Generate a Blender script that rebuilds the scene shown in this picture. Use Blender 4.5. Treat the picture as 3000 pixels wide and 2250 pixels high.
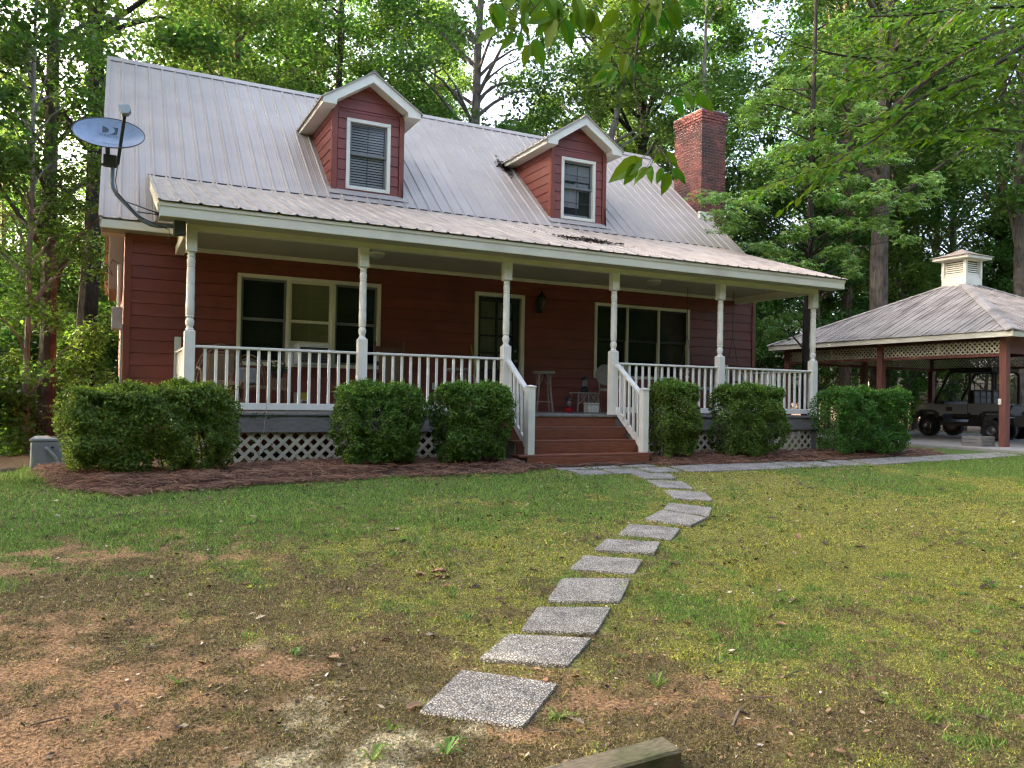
import bpy, math, random
import numpy as np
from mathutils import Matrix, Vector

for _o in list(bpy.data.objects): bpy.data.objects.remove(_o)
S = bpy.context.scene
COL = S.collection
random.seed(7)
R = math.radians

# ---------------------------------------------------------------- camera
CAM = Vector((-0.936, -11.794, 0.288))
F, YAW, PITCH, ROLL = 2323.853, 0.46659, 0.016152, 0.017007
fw = Vector((math.sin(YAW)*math.cos(PITCH), math.cos(YAW)*math.cos(PITCH), math.sin(PITCH)))
r0 = Vector((math.cos(YAW), -math.sin(YAW), 0)); u0 = r0.cross(fw)
rt = math.cos(ROLL)*r0 + math.sin(ROLL)*u0; up = -math.sin(ROLL)*r0 + math.cos(ROLL)*u0
cd = bpy.data.cameras.new('camera'); cam = bpy.data.objects.new('camera', cd); COL.objects.link(cam)
cam.matrix_world = Matrix(((rt.x, up.x, -fw.x, CAM.x), (rt.y, up.y, -fw.y, CAM.y), (rt.z, up.z, -fw.z, CAM.z), (0, 0, 0, 1)))
cd.sensor_width = 36; cd.sensor_fit = 'HORIZONTAL'; cd.lens = F/3000*36; cd.clip_end = 3000; cd.clip_start = .05
S.camera = cam

# ---------------------------------------------------------------- sky, sun, exposure
SUN_AZ, SUN_EL = R(-52), R(14)            # azimuth from +Y towards +X
w = bpy.data.worlds.new('World'); S.world = w; w.use_nodes = True
nt = w.node_tree; nt.nodes.clear()
sky = nt.nodes.new('ShaderNodeTexSky'); sky.sky_type = 'NISHITA'; sky.sun_disc = False
sky.sun_elevation = SUN_EL; sky.sun_rotation = SUN_AZ; sky.air_density = .4; sky.dust_density = 9.0; sky.ozone_density = .0
bg = nt.nodes.new('ShaderNodeBackground'); bg.inputs[1].default_value = .15
wo = nt.nodes.new('ShaderNodeOutputWorld')
nt.links.new(sky.outputs[0], bg.inputs[0]); nt.links.new(bg.outputs[0], wo.inputs[0])
sl = bpy.data.lights.new('sun', 'SUN'); sl.energy = 2.0; sl.angle = R(.5); sl.color = (1, .86, .62)
so = bpy.data.objects.new('sun', sl); COL.objects.link(so)
sd = Vector((math.sin(SUN_AZ)*math.cos(SUN_EL), math.cos(SUN_AZ)*math.cos(SUN_EL), math.sin(SUN_EL)))
so.rotation_euler = sd.to_track_quat('Z', 'Y').to_euler(); so.location = (-30, 30, 30)
S.view_settings.view_transform = 'Standard'; S.view_settings.look = 'None'
S.view_settings.exposure = 4.2; S.view_settings.gamma = 1
S.cycles.max_bounces = 7; S.cycles.diffuse_bounces = 4; S.cycles.glossy_bounces = 3; S.cycles.transmission_bounces = 4
S.cycles.transparent_max_bounces = 6; S.cycles.caustics_reflective = False; S.cycles.caustics_refractive = False
S.cycles.sample_clamp_indirect = 6; S.cycles.filter_width = 1.25
try:
    S.cycles.use_denoising = True; S.cycles.denoiser = 'OPENIMAGEDENOISE'; S.cycles.denoising_prefilter = 'NONE'
except Exception: pass

# ---------------------------------------------------------------- mesh helpers
class MB:
    def __init__(s): s.v = []; s.f = []
    def add(s, vs, fs):
        n = len(s.v); s.v += [tuple(v) for v in vs]; s.f += [tuple(i+n for i in f) for f in fs]; return s
    def box(s, x0, y0, z0, x1, y1, z1):
        return s.add([(x0,y0,z0),(x1,y0,z0),(x1,y1,z0),(x0,y1,z0),(x0,y0,z1),(x1,y0,z1),(x1,y1,z1),(x0,y1,z1)],
              [(0,3,2,1),(4,5,6,7),(0,1,5,4),(1,2,6,5),(2,3,7,6),(3,0,4,7)])
    def bbox(s, x0, y0, z0, x1, y1, z1, b=.006):        # box with chamfered edges
        c = [(x0+x1)/2, (y0+y1)/2, (z0+z1)/2]; h = [(x1-x0)/2, (y1-y0)/2, (z1-z0)/2]
        b = min(b, *[k*.45 for k in h]); vs = []; idx = {}
        for sx in (-1, 1):
            for sy in (-1, 1):
                for sz in (-1, 1):
                    for a in range(3):
                        sg = (sx, sy, sz)
                        idx[(sg, a)] = len(vs)
                        vs.append(tuple(c[k]+sg[k]*(h[k]-(0 if k == a else b)) for k in range(3)))
        fs = []
        for a in range(3):
            o = [k for k in range(3) if k != a]
            for sg in (-1, 1):
                q = []
                for p in ((-1,-1),(1,-1),(1,1),(-1,1)):
                    t = [0,0,0]; t[a] = sg; t[o[0]] = p[0]; t[o[1]] = p[1]; q.append(idx[(tuple(t), a)])
                if (sg > 0) == (a == 1): q.reverse()
                fs.append(tuple(q))
        for a in range(3):
            o = [k for k in range(3) if k != a]
            for p in ((-1,-1),(1,-1),(1,1),(-1,1)):
                t0 = [0,0,0]; t0[o[0]] = p[0]; t0[o[1]] = p[1]; t1 = list(t0); t0[a] = -1; t1[a] = 1
                fs.append((idx[(tuple(t0), o[0])], idx[(tuple(t0), o[1])], idx[(tuple(t1), o[1])], idx[(tuple(t1), o[0])]))
        for sx in (-1, 1):
            for sy in (-1, 1):
                for sz in (-1, 1): fs.append(tuple(idx[((sx,sy,sz), a)] for a in range(3)))
        return s.add(vs, fs)
    def prism(s, poly, axis, a, b):      # poly: 2-D points in the two other axes (x,y / x,z / y,z order), extruded a..b
        n = len(poly); mk = {'x': lambda p, t: (t, p[0], p[1]), 'y': lambda p, t: (p[0], t, p[1]), 'z': lambda p, t: (p[0], p[1], t)}[axis]
        vs = [mk(p, a) for p in poly]+[mk(p, b) for p in poly]
        return s.add(vs, [tuple(range(n-1, -1, -1)), tuple(range(n, 2*n))]+[(i, (i+1) % n, n+(i+1) % n, n+i) for i in range(n)])
    def beam(s, p, q, wd, ht, upv=(0,0,1)):   # rectangular bar from p to q
        p = Vector(p); q = Vector(q); d = (q-p).normalized(); u = Vector(upv); sx = d.cross(u)
        if sx.length < 1e-4: sx = d.cross(Vector((1,0,0)))
        sx.normalize(); u = sx.cross(d).normalized(); sx = sx*wd/2; u = u*ht/2
        return s.add([p-sx-u, p+sx-u, p+sx+u, p-sx+u, q-sx-u, q+sx-u, q+sx+u, q-sx+u],
              [(0,3,2,1),(4,5,6,7),(0,1,5,4),(1,2,6,5),(2,3,7,6),(3,0,4,7)])
    def tube(s, pts, rad, n=8, cap=True):
        pts = [Vector(p) for p in pts]; m = len(pts)
        if not hasattr(rad, '__len__'): rad = [rad]*m
        t = (pts[1]-pts[0]).normalized(); a = t.cross(Vector((0,0,1)))
        if a.length < .05: a = t.cross(Vector((1,0,0)))
        a.normalize(); vs = []
        for i, p in enumerate(pts):
            t2 = (pts[min(i+1, m-1)]-pts[max(i-1, 0)])
            if t2.length > 1e-9: t = t2.normalized()
            a = (a-t*a.dot(t)); a = a.normalized() if a.length > 1e-6 else t.orthogonal().normalized(); b = t.cross(a)
            for k in range(n):
                an = 2*math.pi*k/n; vs.append(p+(a*math.cos(an)+b*math.sin(an))*rad[i])
        fs = [(i*n+k, i*n+(k+1) % n, (i+1)*n+(k+1) % n, (i+1)*n+k) for i in range(m-1) for k in range(n)]
        if cap: fs += [tuple(range(n-1, -1, -1)), tuple(range((m-1)*n, m*n))]
        return s.add(vs, fs)
    def lathe(s, prof, cx=0, cy=0, n=16, axis='z', o=(0,0,0)):   # prof: (r, h)
        vs = []
        for r, h in prof:
            for k in range(n):
                an = 2*math.pi*k/n; c, d = r*math.cos(an), r*math.sin(an)
                vs.append({'z': (cx+c, cy+d, h), 'x': (o[0]+h, o[1]+c, o[2]+d), 'y': (o[0]+c, o[1]+h, o[2]-d)}[axis])
        m = len(prof)
        fs = [(i*n+k, i*n+(k+1) % n, (i+1)*n+(k+1) % n, (i+1)*n+k) for i in range(m-1) for k in range(n)]
        fs += [tuple(range(n-1, -1, -1)), tuple(range((m-1)*n, m*n))]
        return s.add(vs, fs)
    def xf(s, M, start=0):
        s.v[start:] = [tuple(M @ Vector(v)) for v in s.v[start:]]; return s
    def mesh(s, name, smooth=False):
        me = bpy.data.meshes.new(name); me.from_pydata(s.v, [], s.f); me.update()
        if smooth:
            me.polygons.foreach_set('use_smooth', [True]*len(me.polygons))
            try: me.set_sharp_from_angle(angle=R(35))
            except Exception: pass
        return me
    def build(s, name, mat, parent=None, smooth=False, loc=None): return ob(name, s.mesh(name, smooth), mat, parent, loc)

def ob(name, me, mat=None, parent=None, loc=None, rot=None):
    if mat is not None and not me.materials: me.materials.append(mat)
    o = bpy.data.objects.new(name, me); COL.objects.link(o)
    if parent: o.parent = parent
    if loc is not None: o.location = loc
    if rot is not None: o.rotation_euler = rot
    return o
def np_mesh(name, V, P, attr=None):      # V (n,3); P (m,k) equal-size polygons; attr: (n,3) colours
    me = bpy.data.meshes.new(name); V = np.ascontiguousarray(V, np.float32); P = np.ascontiguousarray(P, np.int32)
    m, k = P.shape
    me.vertices.add(len(V)); me.vertices.foreach_set('co', V.ravel())
    me.loops.add(m*k); me.loops.foreach_set('vertex_index', P.ravel())
    me.polygons.add(m); me.polygons.foreach_set('loop_start', np.arange(0, m*k, k, dtype=np.int32))
    try: me.polygons.foreach_set('loop_total', np.full(m, k, np.int32))
    except Exception: pass
    if attr is not None:
        a = me.color_attributes.new('Col', 'FLOAT_COLOR', 'POINT')
        a.data.foreach_set('color', np.concatenate([attr, np.ones((len(attr), 1))], 1).astype(np.float32).ravel())
    me.update(calc_edges=True); return me
def thing(name, label, cat, loc=(0,0,0), group=None, rz=0):
    o = bpy.data.objects.new(name, None); COL.objects.link(o); o.location = loc; o.rotation_euler = (0,0,rz)
    return tag(o, label, cat, group)
def tag(o, label, cat, group=None):
    o['label'] = label; o['category'] = cat
    if group: o['group'] = group
    return o
def part(name, parent, loc=(0,0,0)):
    o = bpy.data.objects.new(name, None); COL.objects.link(o); o.parent = parent; o.location = loc; return o
def kind(o, k): o['kind'] = k; return o

# ---------------------------------------------------------------- materials
def mat(name, col, rough=.6, var=.12, scale=6, stretch=(1,1,1), bump=0., bscale=40, bst=(1,1,1), metal=0., spec=.5, rnd=.06, col2=None, c2scale=2.5, c2lo=.5, c2hi=.7, c2st=(1,1,1), coat=0):
    m = bpy.data.materials.new(name); m.use_nodes = True; N = m.node_tree.nodes; L = m.node_tree.links
    b = N['Principled BSDF']; b.inputs['Roughness'].default_value = rough; b.inputs['Metallic'].default_value = metal
    b.inputs['Specular IOR Level'].default_value = spec
    if coat: b.inputs['Coat Weight'].default_value = coat
    geo = N.new('ShaderNodeNewGeometry'); oi = N.new('ShaderNodeObjectInfo')
    def noise(sc, st, det=5):
        mp = N.new('ShaderNodeMapping'); mp.inputs['Scale'].default_value = st
        n = N.new('ShaderNodeTexNoise'); n.inputs['Scale'].default_value = sc; n.inputs['Detail'].default_value = det
        L.new(geo.outputs['Position'], mp.inputs[0]); L.new(mp.outputs[0], n.inputs['Vector']); return n
    n1 = noise(scale, stretch)
    mr = N.new('ShaderNodeMapRange'); mr.inputs[1].default_value = .3; mr.inputs[2].default_value = .7
    mr.inputs[3].default_value = 1-var; mr.inputs[4].default_value = 1+var; L.new(n1.outputs[0], mr.inputs[0])
    ro = N.new('ShaderNodeMapRange'); ro.inputs[3].default_value = 1-rnd; ro.inputs[4].default_value = 1+rnd; L.new(oi.outputs['Random'], ro.inputs[0])
    mu = N.new('ShaderNodeMath'); mu.operation = 'MULTIPLY'; L.new(mr.outputs[0], mu.inputs[0]); L.new(ro.outputs[0], mu.inputs[1])
    base = N.new('ShaderNodeRGB'); base.outputs[0].default_value = (*col, 1); src = base.outputs[0]
    if col2 is not None:
        n2 = noise(c2scale, c2st, 6); m2 = N.new('ShaderNodeMapRange'); m2.inputs[1].default_value = c2lo; m2.inputs[2].default_value = c2hi; L.new(n2.outputs[0], m2.inputs[0])
        mx = N.new('ShaderNodeMix'); mx.data_type = 'RGBA'; L.new(m2.outputs[0], mx.inputs[0]); L.new(src, mx.inputs[6]); mx.inputs[7].default_value = (*col2, 1); src = mx.outputs[2]
    vm = N.new('ShaderNodeVectorMath'); vm.operation = 'SCALE'; L.new(src, vm.inputs[0]); L.new(mu.outputs[0], vm.inputs['Scale'])
    L.new(vm.outputs[0], b.inputs['Base Color'])
    if bump:
        nb = noise(bscale, bst, 4); bp = N.new('ShaderNodeBump'); bp.inputs['Strength'].default_value = bump; bp.inputs['Distance'].default_value = .01
        L.new(nb.outputs[0], bp.inputs['Height']); L.new(bp.outputs[0], b.inputs['Normal'])
    return m
def leafmat(name, col, trans=.4, tcol=None, var=.35, hue=.03, rough=.45, spec=.35):
    m = bpy.data.materials.new(name); m.use_nodes = True; N = m.node_tree.nodes; L = m.node_tree.links
    b = N['Principled BSDF']; b.inputs['Roughness'].default_value = rough; b.inputs['Specular IOR Level'].default_value = spec
    geo = N.new('ShaderNodeNewGeometry'); oi = N.new('ShaderNodeObjectInfo')
    hs = N.new('ShaderNodeHueSaturation'); hs.inputs['Color'].default_value = (*col, 1)
    def mr(src, a, c):
        k = N.new('ShaderNodeMapRange'); k.inputs[3].default_value = a; k.inputs[4].default_value = c; L.new(src, k.inputs[0]); return k.outputs[0]
    L.new(mr(geo.outputs['Random Per Island'], 1-var, 1+var), hs.inputs['Value'])
    ad = N.new('ShaderNodeMath'); ad.operation = 'ADD'; ad.inputs[1].default_value = 0
    L.new(mr(oi.outputs['Random'], .5-hue, .5+hue), ad.inputs[0])
    a2 = N.new('ShaderNodeMath'); a2.operation = 'ADD'; L.new(ad.outputs[0], a2.inputs[0])
    wn = N.new('ShaderNodeTexWhiteNoise'); wn.noise_dimensions = '1D'; L.new(geo.outputs['Random Per Island'], wn.inputs['W'])
    L.new(mr(wn.outputs['Value'], -hue*.7, hue*.7), a2.inputs[1]); L.new(a2.outputs[0], hs.inputs['Hue'])
    L.new(hs.outputs[0], b.inputs['Base Color'])
    tr = N.new('ShaderNodeBsdfTranslucent')
    tm = N.new('ShaderNodeMix'); tm.data_type = 'RGBA'; tm.blend_type = 'MULTIPLY'; tm.inputs[0].default_value = 1
    L.new(hs.outputs[0], tm.inputs[6]); tm.inputs[7].default_value = (*(tcol or (1.5, 1.35, .6)), 1)
    L.new(tm.outputs[2], tr.inputs[0])
    mx = N.new('ShaderNodeMixShader'); mx.inputs[0].default_value = trans
    L.new(b.outputs[0], mx.inputs[1]); L.new(tr.outputs[0], mx.inputs[2]); L.new(mx.outputs[0], N['Material Output'].inputs[0])
    return m
def glassmat(name, col=(.02,.025,.025), rough=.08, alpha=.45):
    m = bpy.data.materials.new(name); m.use_nodes = True; N = m.node_tree.nodes; L = m.node_tree.links
    b = N['Principled BSDF']; b.inputs['Base Color'].default_value = (*col, 1); b.inputs['Roughness'].default_value = rough
    b.inputs['Specular IOR Level'].default_value = .6
    tp = N.new('ShaderNodeBsdfTransparent'); mx = N.new('ShaderNodeMixShader'); mx.inputs[0].default_value = alpha
    L.new(tp.outputs[0], mx.inputs[1]); L.new(b.outputs[0], mx.inputs[2]); L.new(mx.outputs[0], N['Material Output'].inputs[0]); return m

SIDING = mat('red_siding', (.200,.045,.029), .55, .10, 3, (1,1,1), .15, 90, (.15,.15,1), rnd=.08, col2=(.150,.042,.032), c2scale=1.1, c2lo=.48, c2hi=.8)
CORNER = mat('red_trim', (.195,.048,.026), .55, .08, 3, rnd=.04)
CREAM = mat('cream_paint', (.73,.70,.58), .5, .05, 2.5, rnd=.03, col2=(.55,.52,.41), c2scale=1.3, c2lo=.55, c2hi=.85)
WHITE = mat('rail_white_paint', (.80,.78,.71), .45, .05, 5, rnd=.035, col2=(.62,.60,.52), c2scale=3, c2lo=.58, c2hi=.85)
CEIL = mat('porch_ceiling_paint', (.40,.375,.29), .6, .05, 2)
ROOF = mat('painted_metal_roof', (.37,.322,.278), .45, .09, 1.4, (1,1,1), 0, rnd=.05, spec=.45, col2=(.36,.325,.30), c2scale=2.6, c2lo=.48, c2hi=.8, c2st=(4,.5,.5))
PROOF = mat('weathered_metal_roof', (.375,.325,.28), .48, .14, 2.2, (1.2,.8,1), 0, rnd=.06, spec=.4, col2=(.20,.175,.155), c2scale=2.2, c2lo=.47, c2hi=.78, c2st=(5,.8,1))
CROOF = mat('stained_metal_roof', (.40,.36,.335), .55, .16, 2.2, rnd=.06, spec=.35, col2=(.17,.15,.13), c2scale=1.4, c2lo=.44, c2hi=.76, c2st=(.7,2.2,1))
DECKG = mat('weathered_grey_wood', (.20,.19,.175), .8, .25, 9, (1,8,8), .3, 60, (1,8,8), rnd=.14)
STAIN = mat('stained_cedar', (.19,.065,.034), .5, .28, 7, (.8,10,10), .1, 40, (1,10,10), rnd=.1)
GLASS = glassmat('window_glass', alpha=.28)
GLASSD = glassmat('dark_window_glass', alpha=.6)
BLACK = mat('black_paint', (.012,.012,.014), .35, .1, 4)
SASH = mat('grey_sash', (.16,.165,.16), .5, .06, 4)
BLIND = mat('window_blind', (.74,.75,.72), .6, .05, 5)
CURT = mat('white_curtain', (.62,.63,.64), .8, .06, 5)
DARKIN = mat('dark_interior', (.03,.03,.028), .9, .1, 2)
SCREEN = mat('window_screen', (.055,.062,.055), .6, .12, 3)
CONC = mat('concrete', (.27,.26,.24), .85, .12, 4, (1,1,1), .2, 60)
MORTAR = mat('mortar', (.42,.37,.33), .9, .12, 20)
# ================================================================ house
W = 2.278; XL, XR = -.805, 12.515; LAP = .20; LZ = 1.096
EY, EZ, RY, RZ = 1.974, 2.973, 6.996, 7.311; SL = (RZ-EZ)/(RY-EY)
RXL, RXR = -1.173, 12.885
def rz(y): return EZ+(y-EY)*SL
PX = [0, 2.438, 4.876, 7.014, 9.459, 11.927]
house = thing('house', 'red lap-sided cottage with metal roof, two dormers and a long white-railed porch', 'house', (6, 2, -.8))
HO = Vector((-6, -2, .8))
def hp(name, parent=None):      # empty part of the house whose local frame is the world frame
    return part(name, parent or house, HO if parent is None else (0,0,0))
def hb(mb, name, m, parent=None, smooth=False):
    o = mb.build(name, m, parent or house, smooth)
    if parent is None: o.location = HO
    return o

# walls ---------------------------------------------------------------
wall = hb(MB().prism([(W+.12,-.95),(11.7,-.95),(11.7,2.85),(RY,rz(RY)-.15),(W+.12,2.95)], 'x', XL+.02, XR-.02), 'wall', DARKIN)
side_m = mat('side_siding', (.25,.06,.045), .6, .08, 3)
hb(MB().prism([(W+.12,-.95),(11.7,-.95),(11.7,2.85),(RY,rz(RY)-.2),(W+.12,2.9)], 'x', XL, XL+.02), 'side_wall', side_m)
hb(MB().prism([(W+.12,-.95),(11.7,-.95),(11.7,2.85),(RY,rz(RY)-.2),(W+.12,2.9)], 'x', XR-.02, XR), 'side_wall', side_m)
def board(mb, x0, x1, z0, z1, y, zb):      # one clapboard: bottom edge proud, shadow gap below; zb = bottom of the full course
    t = lambda z: y-.004-.014*(1-(z-zb)/LAP)
    mb.prism([(t(z0),z0),(y+.12,z0),(y+.12,z1),(t(z1),z1)], 'x', x0, x1); return mb
def side_courses(parent, x0, x1, zlo, zhi, lz, y, holes, roofclip=None):
    k = math.floor((zlo-lz)/LAP)
    while lz+k*LAP < zhi:
        zb = lz+k*LAP; a, b = max(zb, zlo), min(zb+LAP-.004, zhi); k += 1
        if b-a < .012: continue
        xs = sorted({x0, x1, *[min(max(h[i], x0), x1) for h in holes for i in (0, 2)]})
        segs = []
        for u, v in zip(xs[:-1], xs[1:]):
            if v-u < .01: continue
            iv = [(a, b)]
            for h in holes:
                if h[0] < (u+v)/2 < h[2]:
                    nv = []
                    for p, q in iv:
                        if h[1] > p: nv.append((p, min(q, h[1])))
                        if h[3] < q: nv.append((max(p, h[3]), q))
                    iv = [t for t in nv if t[1]-t[0] > .01]
            for t in iv:
                if segs and abs(segs[-1][1]-u) < 1e-6 and abs(segs[-1][2]-t[0]) < 1e-6 and abs(segs[-1][3]-t[1]) < 1e-6: segs[-1][1] = v
                else: segs.append([u, v, t[0], t[1]])
        for u, v, p, q in segs:
            cuts = [u]
            while v-cuts[-1] > 4.2: cuts.append(cuts[-1]+random.uniform(2.6, 3.66))
            if v-cuts[-1] > .05: cuts.append(v)
            for c0, c1 in zip(cuts[:-1], cuts[1:]):
                if roofclip:
                    mb = roofclip(c0, c1, p, q, zb)
                    if mb is None: continue
                else: mb = board(MB(), c0+.001, c1-.001, p, q, y, zb)
                mb.build('siding_board', SIDING, parent)
WIN1 = (.915, .745, 3.425, 2.31); DOOR = (5.31, 0, 6.40, 2.325); WIN2 = (8.055, .71, 10.57, 2.30)
fs = hp('front_siding')
side_courses(fs, XL+.1, XR-.1, -.75, 2.90, LZ, W, [WIN1, DOOR, WIN2])
for x in (XL, XR-.1):
    hb(MB().box(x, W-.028, -.8, x+.1, W+.13, 2.90), 'corner_board', CORNER)

# windows and door ------------------------------------------------------
def win(holes, mats, y, name='window', cream_mid=None, lab=None, trim=.065, meet=1.53, muntin=False, sill=True):
    x0, z0, x1, z1 = holes; p = hp(name)
    if lab: p['label'] = lab
    t = trim
    MB().bbox(x0, y-.035, z1-t, x1, y+.1, z1).build('head_trim', CREAM, p)
    MB().bbox(x0, y-.033, z0, x0+t, y+.1, z1-t).build('side_trim', CREAM, p)
    MB().bbox(x1-t, y-.033, z0, x1, y+.1, z1-t).build('side_trim', CREAM, p)
    MB().bbox(x0+t, y-.034, z0, x1-t, y+.1, z0+t).build('sill', CREAM, p)
    return p
def sash_unit(p, x0, x1, z0, z1, zm, y, frame, glass, back, mun=(1, 0), blinds=False):
    f = .04
    m = MB()
    for a, b, yy in ((zm, z1, y+.02), (z0, zm+.03, y+.045)):
        m.box(x0, yy, a, x0+f, yy+.03, b).box(x1-f, yy, a, x1, yy+.03, b).box(x0+f, yy, b-f, x1-f, yy+.03, b).box(x0+f, yy, a, x1-f, yy+.03, a+f)
    m.build('sash', frame, p)
    for a, b, yy in ((zm+f, z1-f, y+.033), (z0+f, zm+.03-f, y+.058)):
        MB().box(x0+f, yy, a, x1-f, yy+.004, b).build('pane', glass, p)
        if mun[0]:
            mm = MB()
            for i in range(1, mun[0]+1):
                xx = x0+f+(x1-x0-2*f)*i/(mun[0]+1); mm.box(xx-.008, yy+.006, a, xx+.008, yy+.014, b)
            for i in range(1, mun[1]+1):
                zz = a+(b-a)*i/(mun[1]+1); mm.box(x0+f, yy+.007, zz-.008, x1-f, yy+.013, zz+.008)
            mm.build('muntin', frame, p)
    if blinds:
        z = z0+.06
        while z < z1-.04:
            o = MB().add([(x0+f,y+.085,z),(x1-f,y+.085,z),(x1-f,y+.105,z+.036),(x0+f,y+.105,z+.036),(x0+f,y+.087,z-.002),(x1-f,y+.087,z-.002),(x1-f,y+.107,z+.034),(x0+f,y+.107,z+.034)],
                [(0,1,2,3),(7,6,5,4),(0,4,5,1),(3,2,6,7),(0,3,7,4),(1,5,6,2)]).build('blind_slat', BLIND, p); z += .052
    MB().box(x0+.002, y+.113, z0, x1-.002, y+.118, z1).build('shade', back, p)
SHADE1 = mat('drawn_shade', (.045,.052,.045), .8, .12, 3, (1,1,14)); SHADE2 = mat('olive_blind', (.58,.58,.30), .7, .12, 2.2, (1,1,30))
w1 = win(WIN1, None, W, lab='triple window with an air conditioner in its olive middle unit')
for x0, x1 in ((1.735, 1.79), (2.525, 2.59)): MB().bbox(x0, W-.03, .81, x1, W+.1, 2.245).build('mullion', CREAM, w1)
sash_unit(w1, .98, 1.735, .81, 2.245, 1.53, W, SASH, GLASSD, SHADE1, (1, 1))
sash_unit(w1, 1.79, 2.525, 1.16, 2.245, 1.53, W, CREAM, GLASS, SHADE2, (1, 0))
sash_unit(w1, 2.59, 3.36, .81, 2.245, 1.53, W, SASH, GLASSD, SHADE1, (1, 1))
MB().box(1.79, W+.03, .81, 2.525, W+.05, 1.16).build('filler_panel', CREAM, w1)
w2 = win(WIN2, None, W, lab='triple window with dark screens at the right of the porch')
for x0, x1 in ((8.87, 8.915), (9.70, 9.745)): MB().bbox(x0, W-.03, .775, x1, W+.1, 2.235).build('mullion', CREAM, w2)
for x0, x1 in ((8.12, 8.87), (8.915, 9.70), (9.745, 10.505)): sash_unit(w2, x0, x1, .775, 2.235, 1.52, W, BLACK, GLASSD, SHADE1, (1, 0))
door = hp('front_door'); t = .075
MB().bbox(5.31, W-.035, 2.25, 6.40, W+.1, 2.325).build('door_casing', CREAM, door)
MB().bbox(5.31, W-.033, 0, 5.385, W+.1, 2.25).build('door_casing', CREAM, door)
MB().bbox(6.325, W-.033, 0, 6.40, W+.1, 2.25).build('door_casing', CREAM, door)
dm = MB(); y = W+.03
for a, b in ((5.385, 5.455), (5.79, 5.83), (6.17, 6.29)): dm.box(a, y, .1, b, y+.04, 2.24)
for zc in (1.82, 1.48, 1.145): dm.box(5.455, y, zc-.018, 5.79, y+.04, zc+.018).box(5.83, y, zc-.018, 6.17, y+.04, zc+.018)
dm.box(5.455, y, 2.15, 5.79, y+.04, 2.24).box(5.83, y, 2.15, 6.17, y+.04, 2.24).box(5.455, y, .1, 5.79, y+.04, .82).box(5.83, y, .1, 6.17, y+.04, .82)
dm.build('door_leaf', BLACK, door)
for a, b in ((5.455, 5.79), (5.83, 6.17)):
    for c, d in ((1.84, 2.15), (1.50, 1.80), (1.165, 1.46), (.82, 1.125)): MB().box(a, y+.015, c, b, y+.02, d).build('pane', GLASS, door)
MB().box(5.39, y+.06, .3, 6.28, y+.063, 2.2).build('door_curtain', mat('door_curtain', (.50,.50,.38), .9, .15, 2, (14,1,.6)), door)
k = MB().lathe([(.03,0),(.03,.01),(.012,.015),(.012,.04),(.028,.05),(.03,.065),(.018,.075)], n=12, axis='y'); k.xf(Matrix.Translation((6.225, y, 1.0)) @ Matrix.Rotation(math.pi, 4, 'Z'))
n0 = len(k.v); k.lathe([(.028,0),(.028,.012),(.02,.02)], n=12, axis='y'); k.xf(Matrix.Translation((6.225, y, 1.2)) @ Matrix.Rotation(math.pi, 4, 'Z'), n0)
k.build('door_knob', mat('brushed_metal', (.35,.35,.36), .3, metal=1), door, True)
MB().box(5.385, W-.05, .02, 6.325, W+.1, .09).build('threshold', DECKG, door)

# metal roofing -----------------------------------------------------------
RIB = .254
def panel_profile(wd, n=3):
    pts = []
    for i in range(n):
        x = i*wd/n
        pts += [(x, .003), (x+.018, .024), (x+.040, .024), (x+.062, .003), (x+.135, .003), (x+.142, .007), (x+.150, .007), (x+.157, .003), (x+.222, .003), (x+.229, .007), (x+.237, .007), (x+.244, .003)]
    pts.append((wd, .003)); return pts
def roof_panels(parent, x0, x1, ya, za, yb, zb, m, name='roof_panel', n_thick=.0):
    d = Vector((0, yb-ya, zb-za)).normalized(); nrm = Vector((0, -d.z, d.y))
    if nrm.z < 0: nrm = -nrm
    x = x0; cache = {}
    while x < x1-.01:
        wd = min(3*RIB, x1-x); n = max(1, round(wd/RIB)); key = round(wd, 3)
        if key not in cache:
            pr = panel_profile(wd, n); q = len(pr)
            vs = [(a, nrm.y*h, nrm.z*h) for a, h in pr]+[(a, yb-ya+nrm.y*h, zb-za+nrm.z*h) for a, h in pr]
            vs += [(a, nrm.y*(h-.004), nrm.z*(h-.004)) for a, h in pr]
            fs = [(i, i+1, q+i+1, q+i) for i in range(q-1)]+[(2*q+i, 2*q+i+1, i+1, i) for i in range(q-1)]
            if yb < ya: fs = [tuple(reversed(f)) for f in fs]
            cache[key] = MB().add(vs, fs).mesh(name)
        o = ob(name, cache[key], m, parent, (x, ya, za)); x += wd
rf = hp('roof')
hb(MB().prism([(EY+.03,EZ-.03),(RY,RZ-.03),(RY*2-EY-.03,EZ-.03),(RY*2-EY-.03,EZ-.14),(RY,RZ-.16),(EY+.03,EZ-.14)], 'x', RXL+.03, RXR-.03), 'roof_deck', CREAM)
roof_panels(rf, RXL, RXR, EY-.02, EZ-.02*SL, RY, RZ, ROOF)
roof_panels(rf, RXL, RXR, 2*RY-EY+.02, EZ-.02*SL, RY, RZ, ROOF, 'back_roof_panel')
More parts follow.
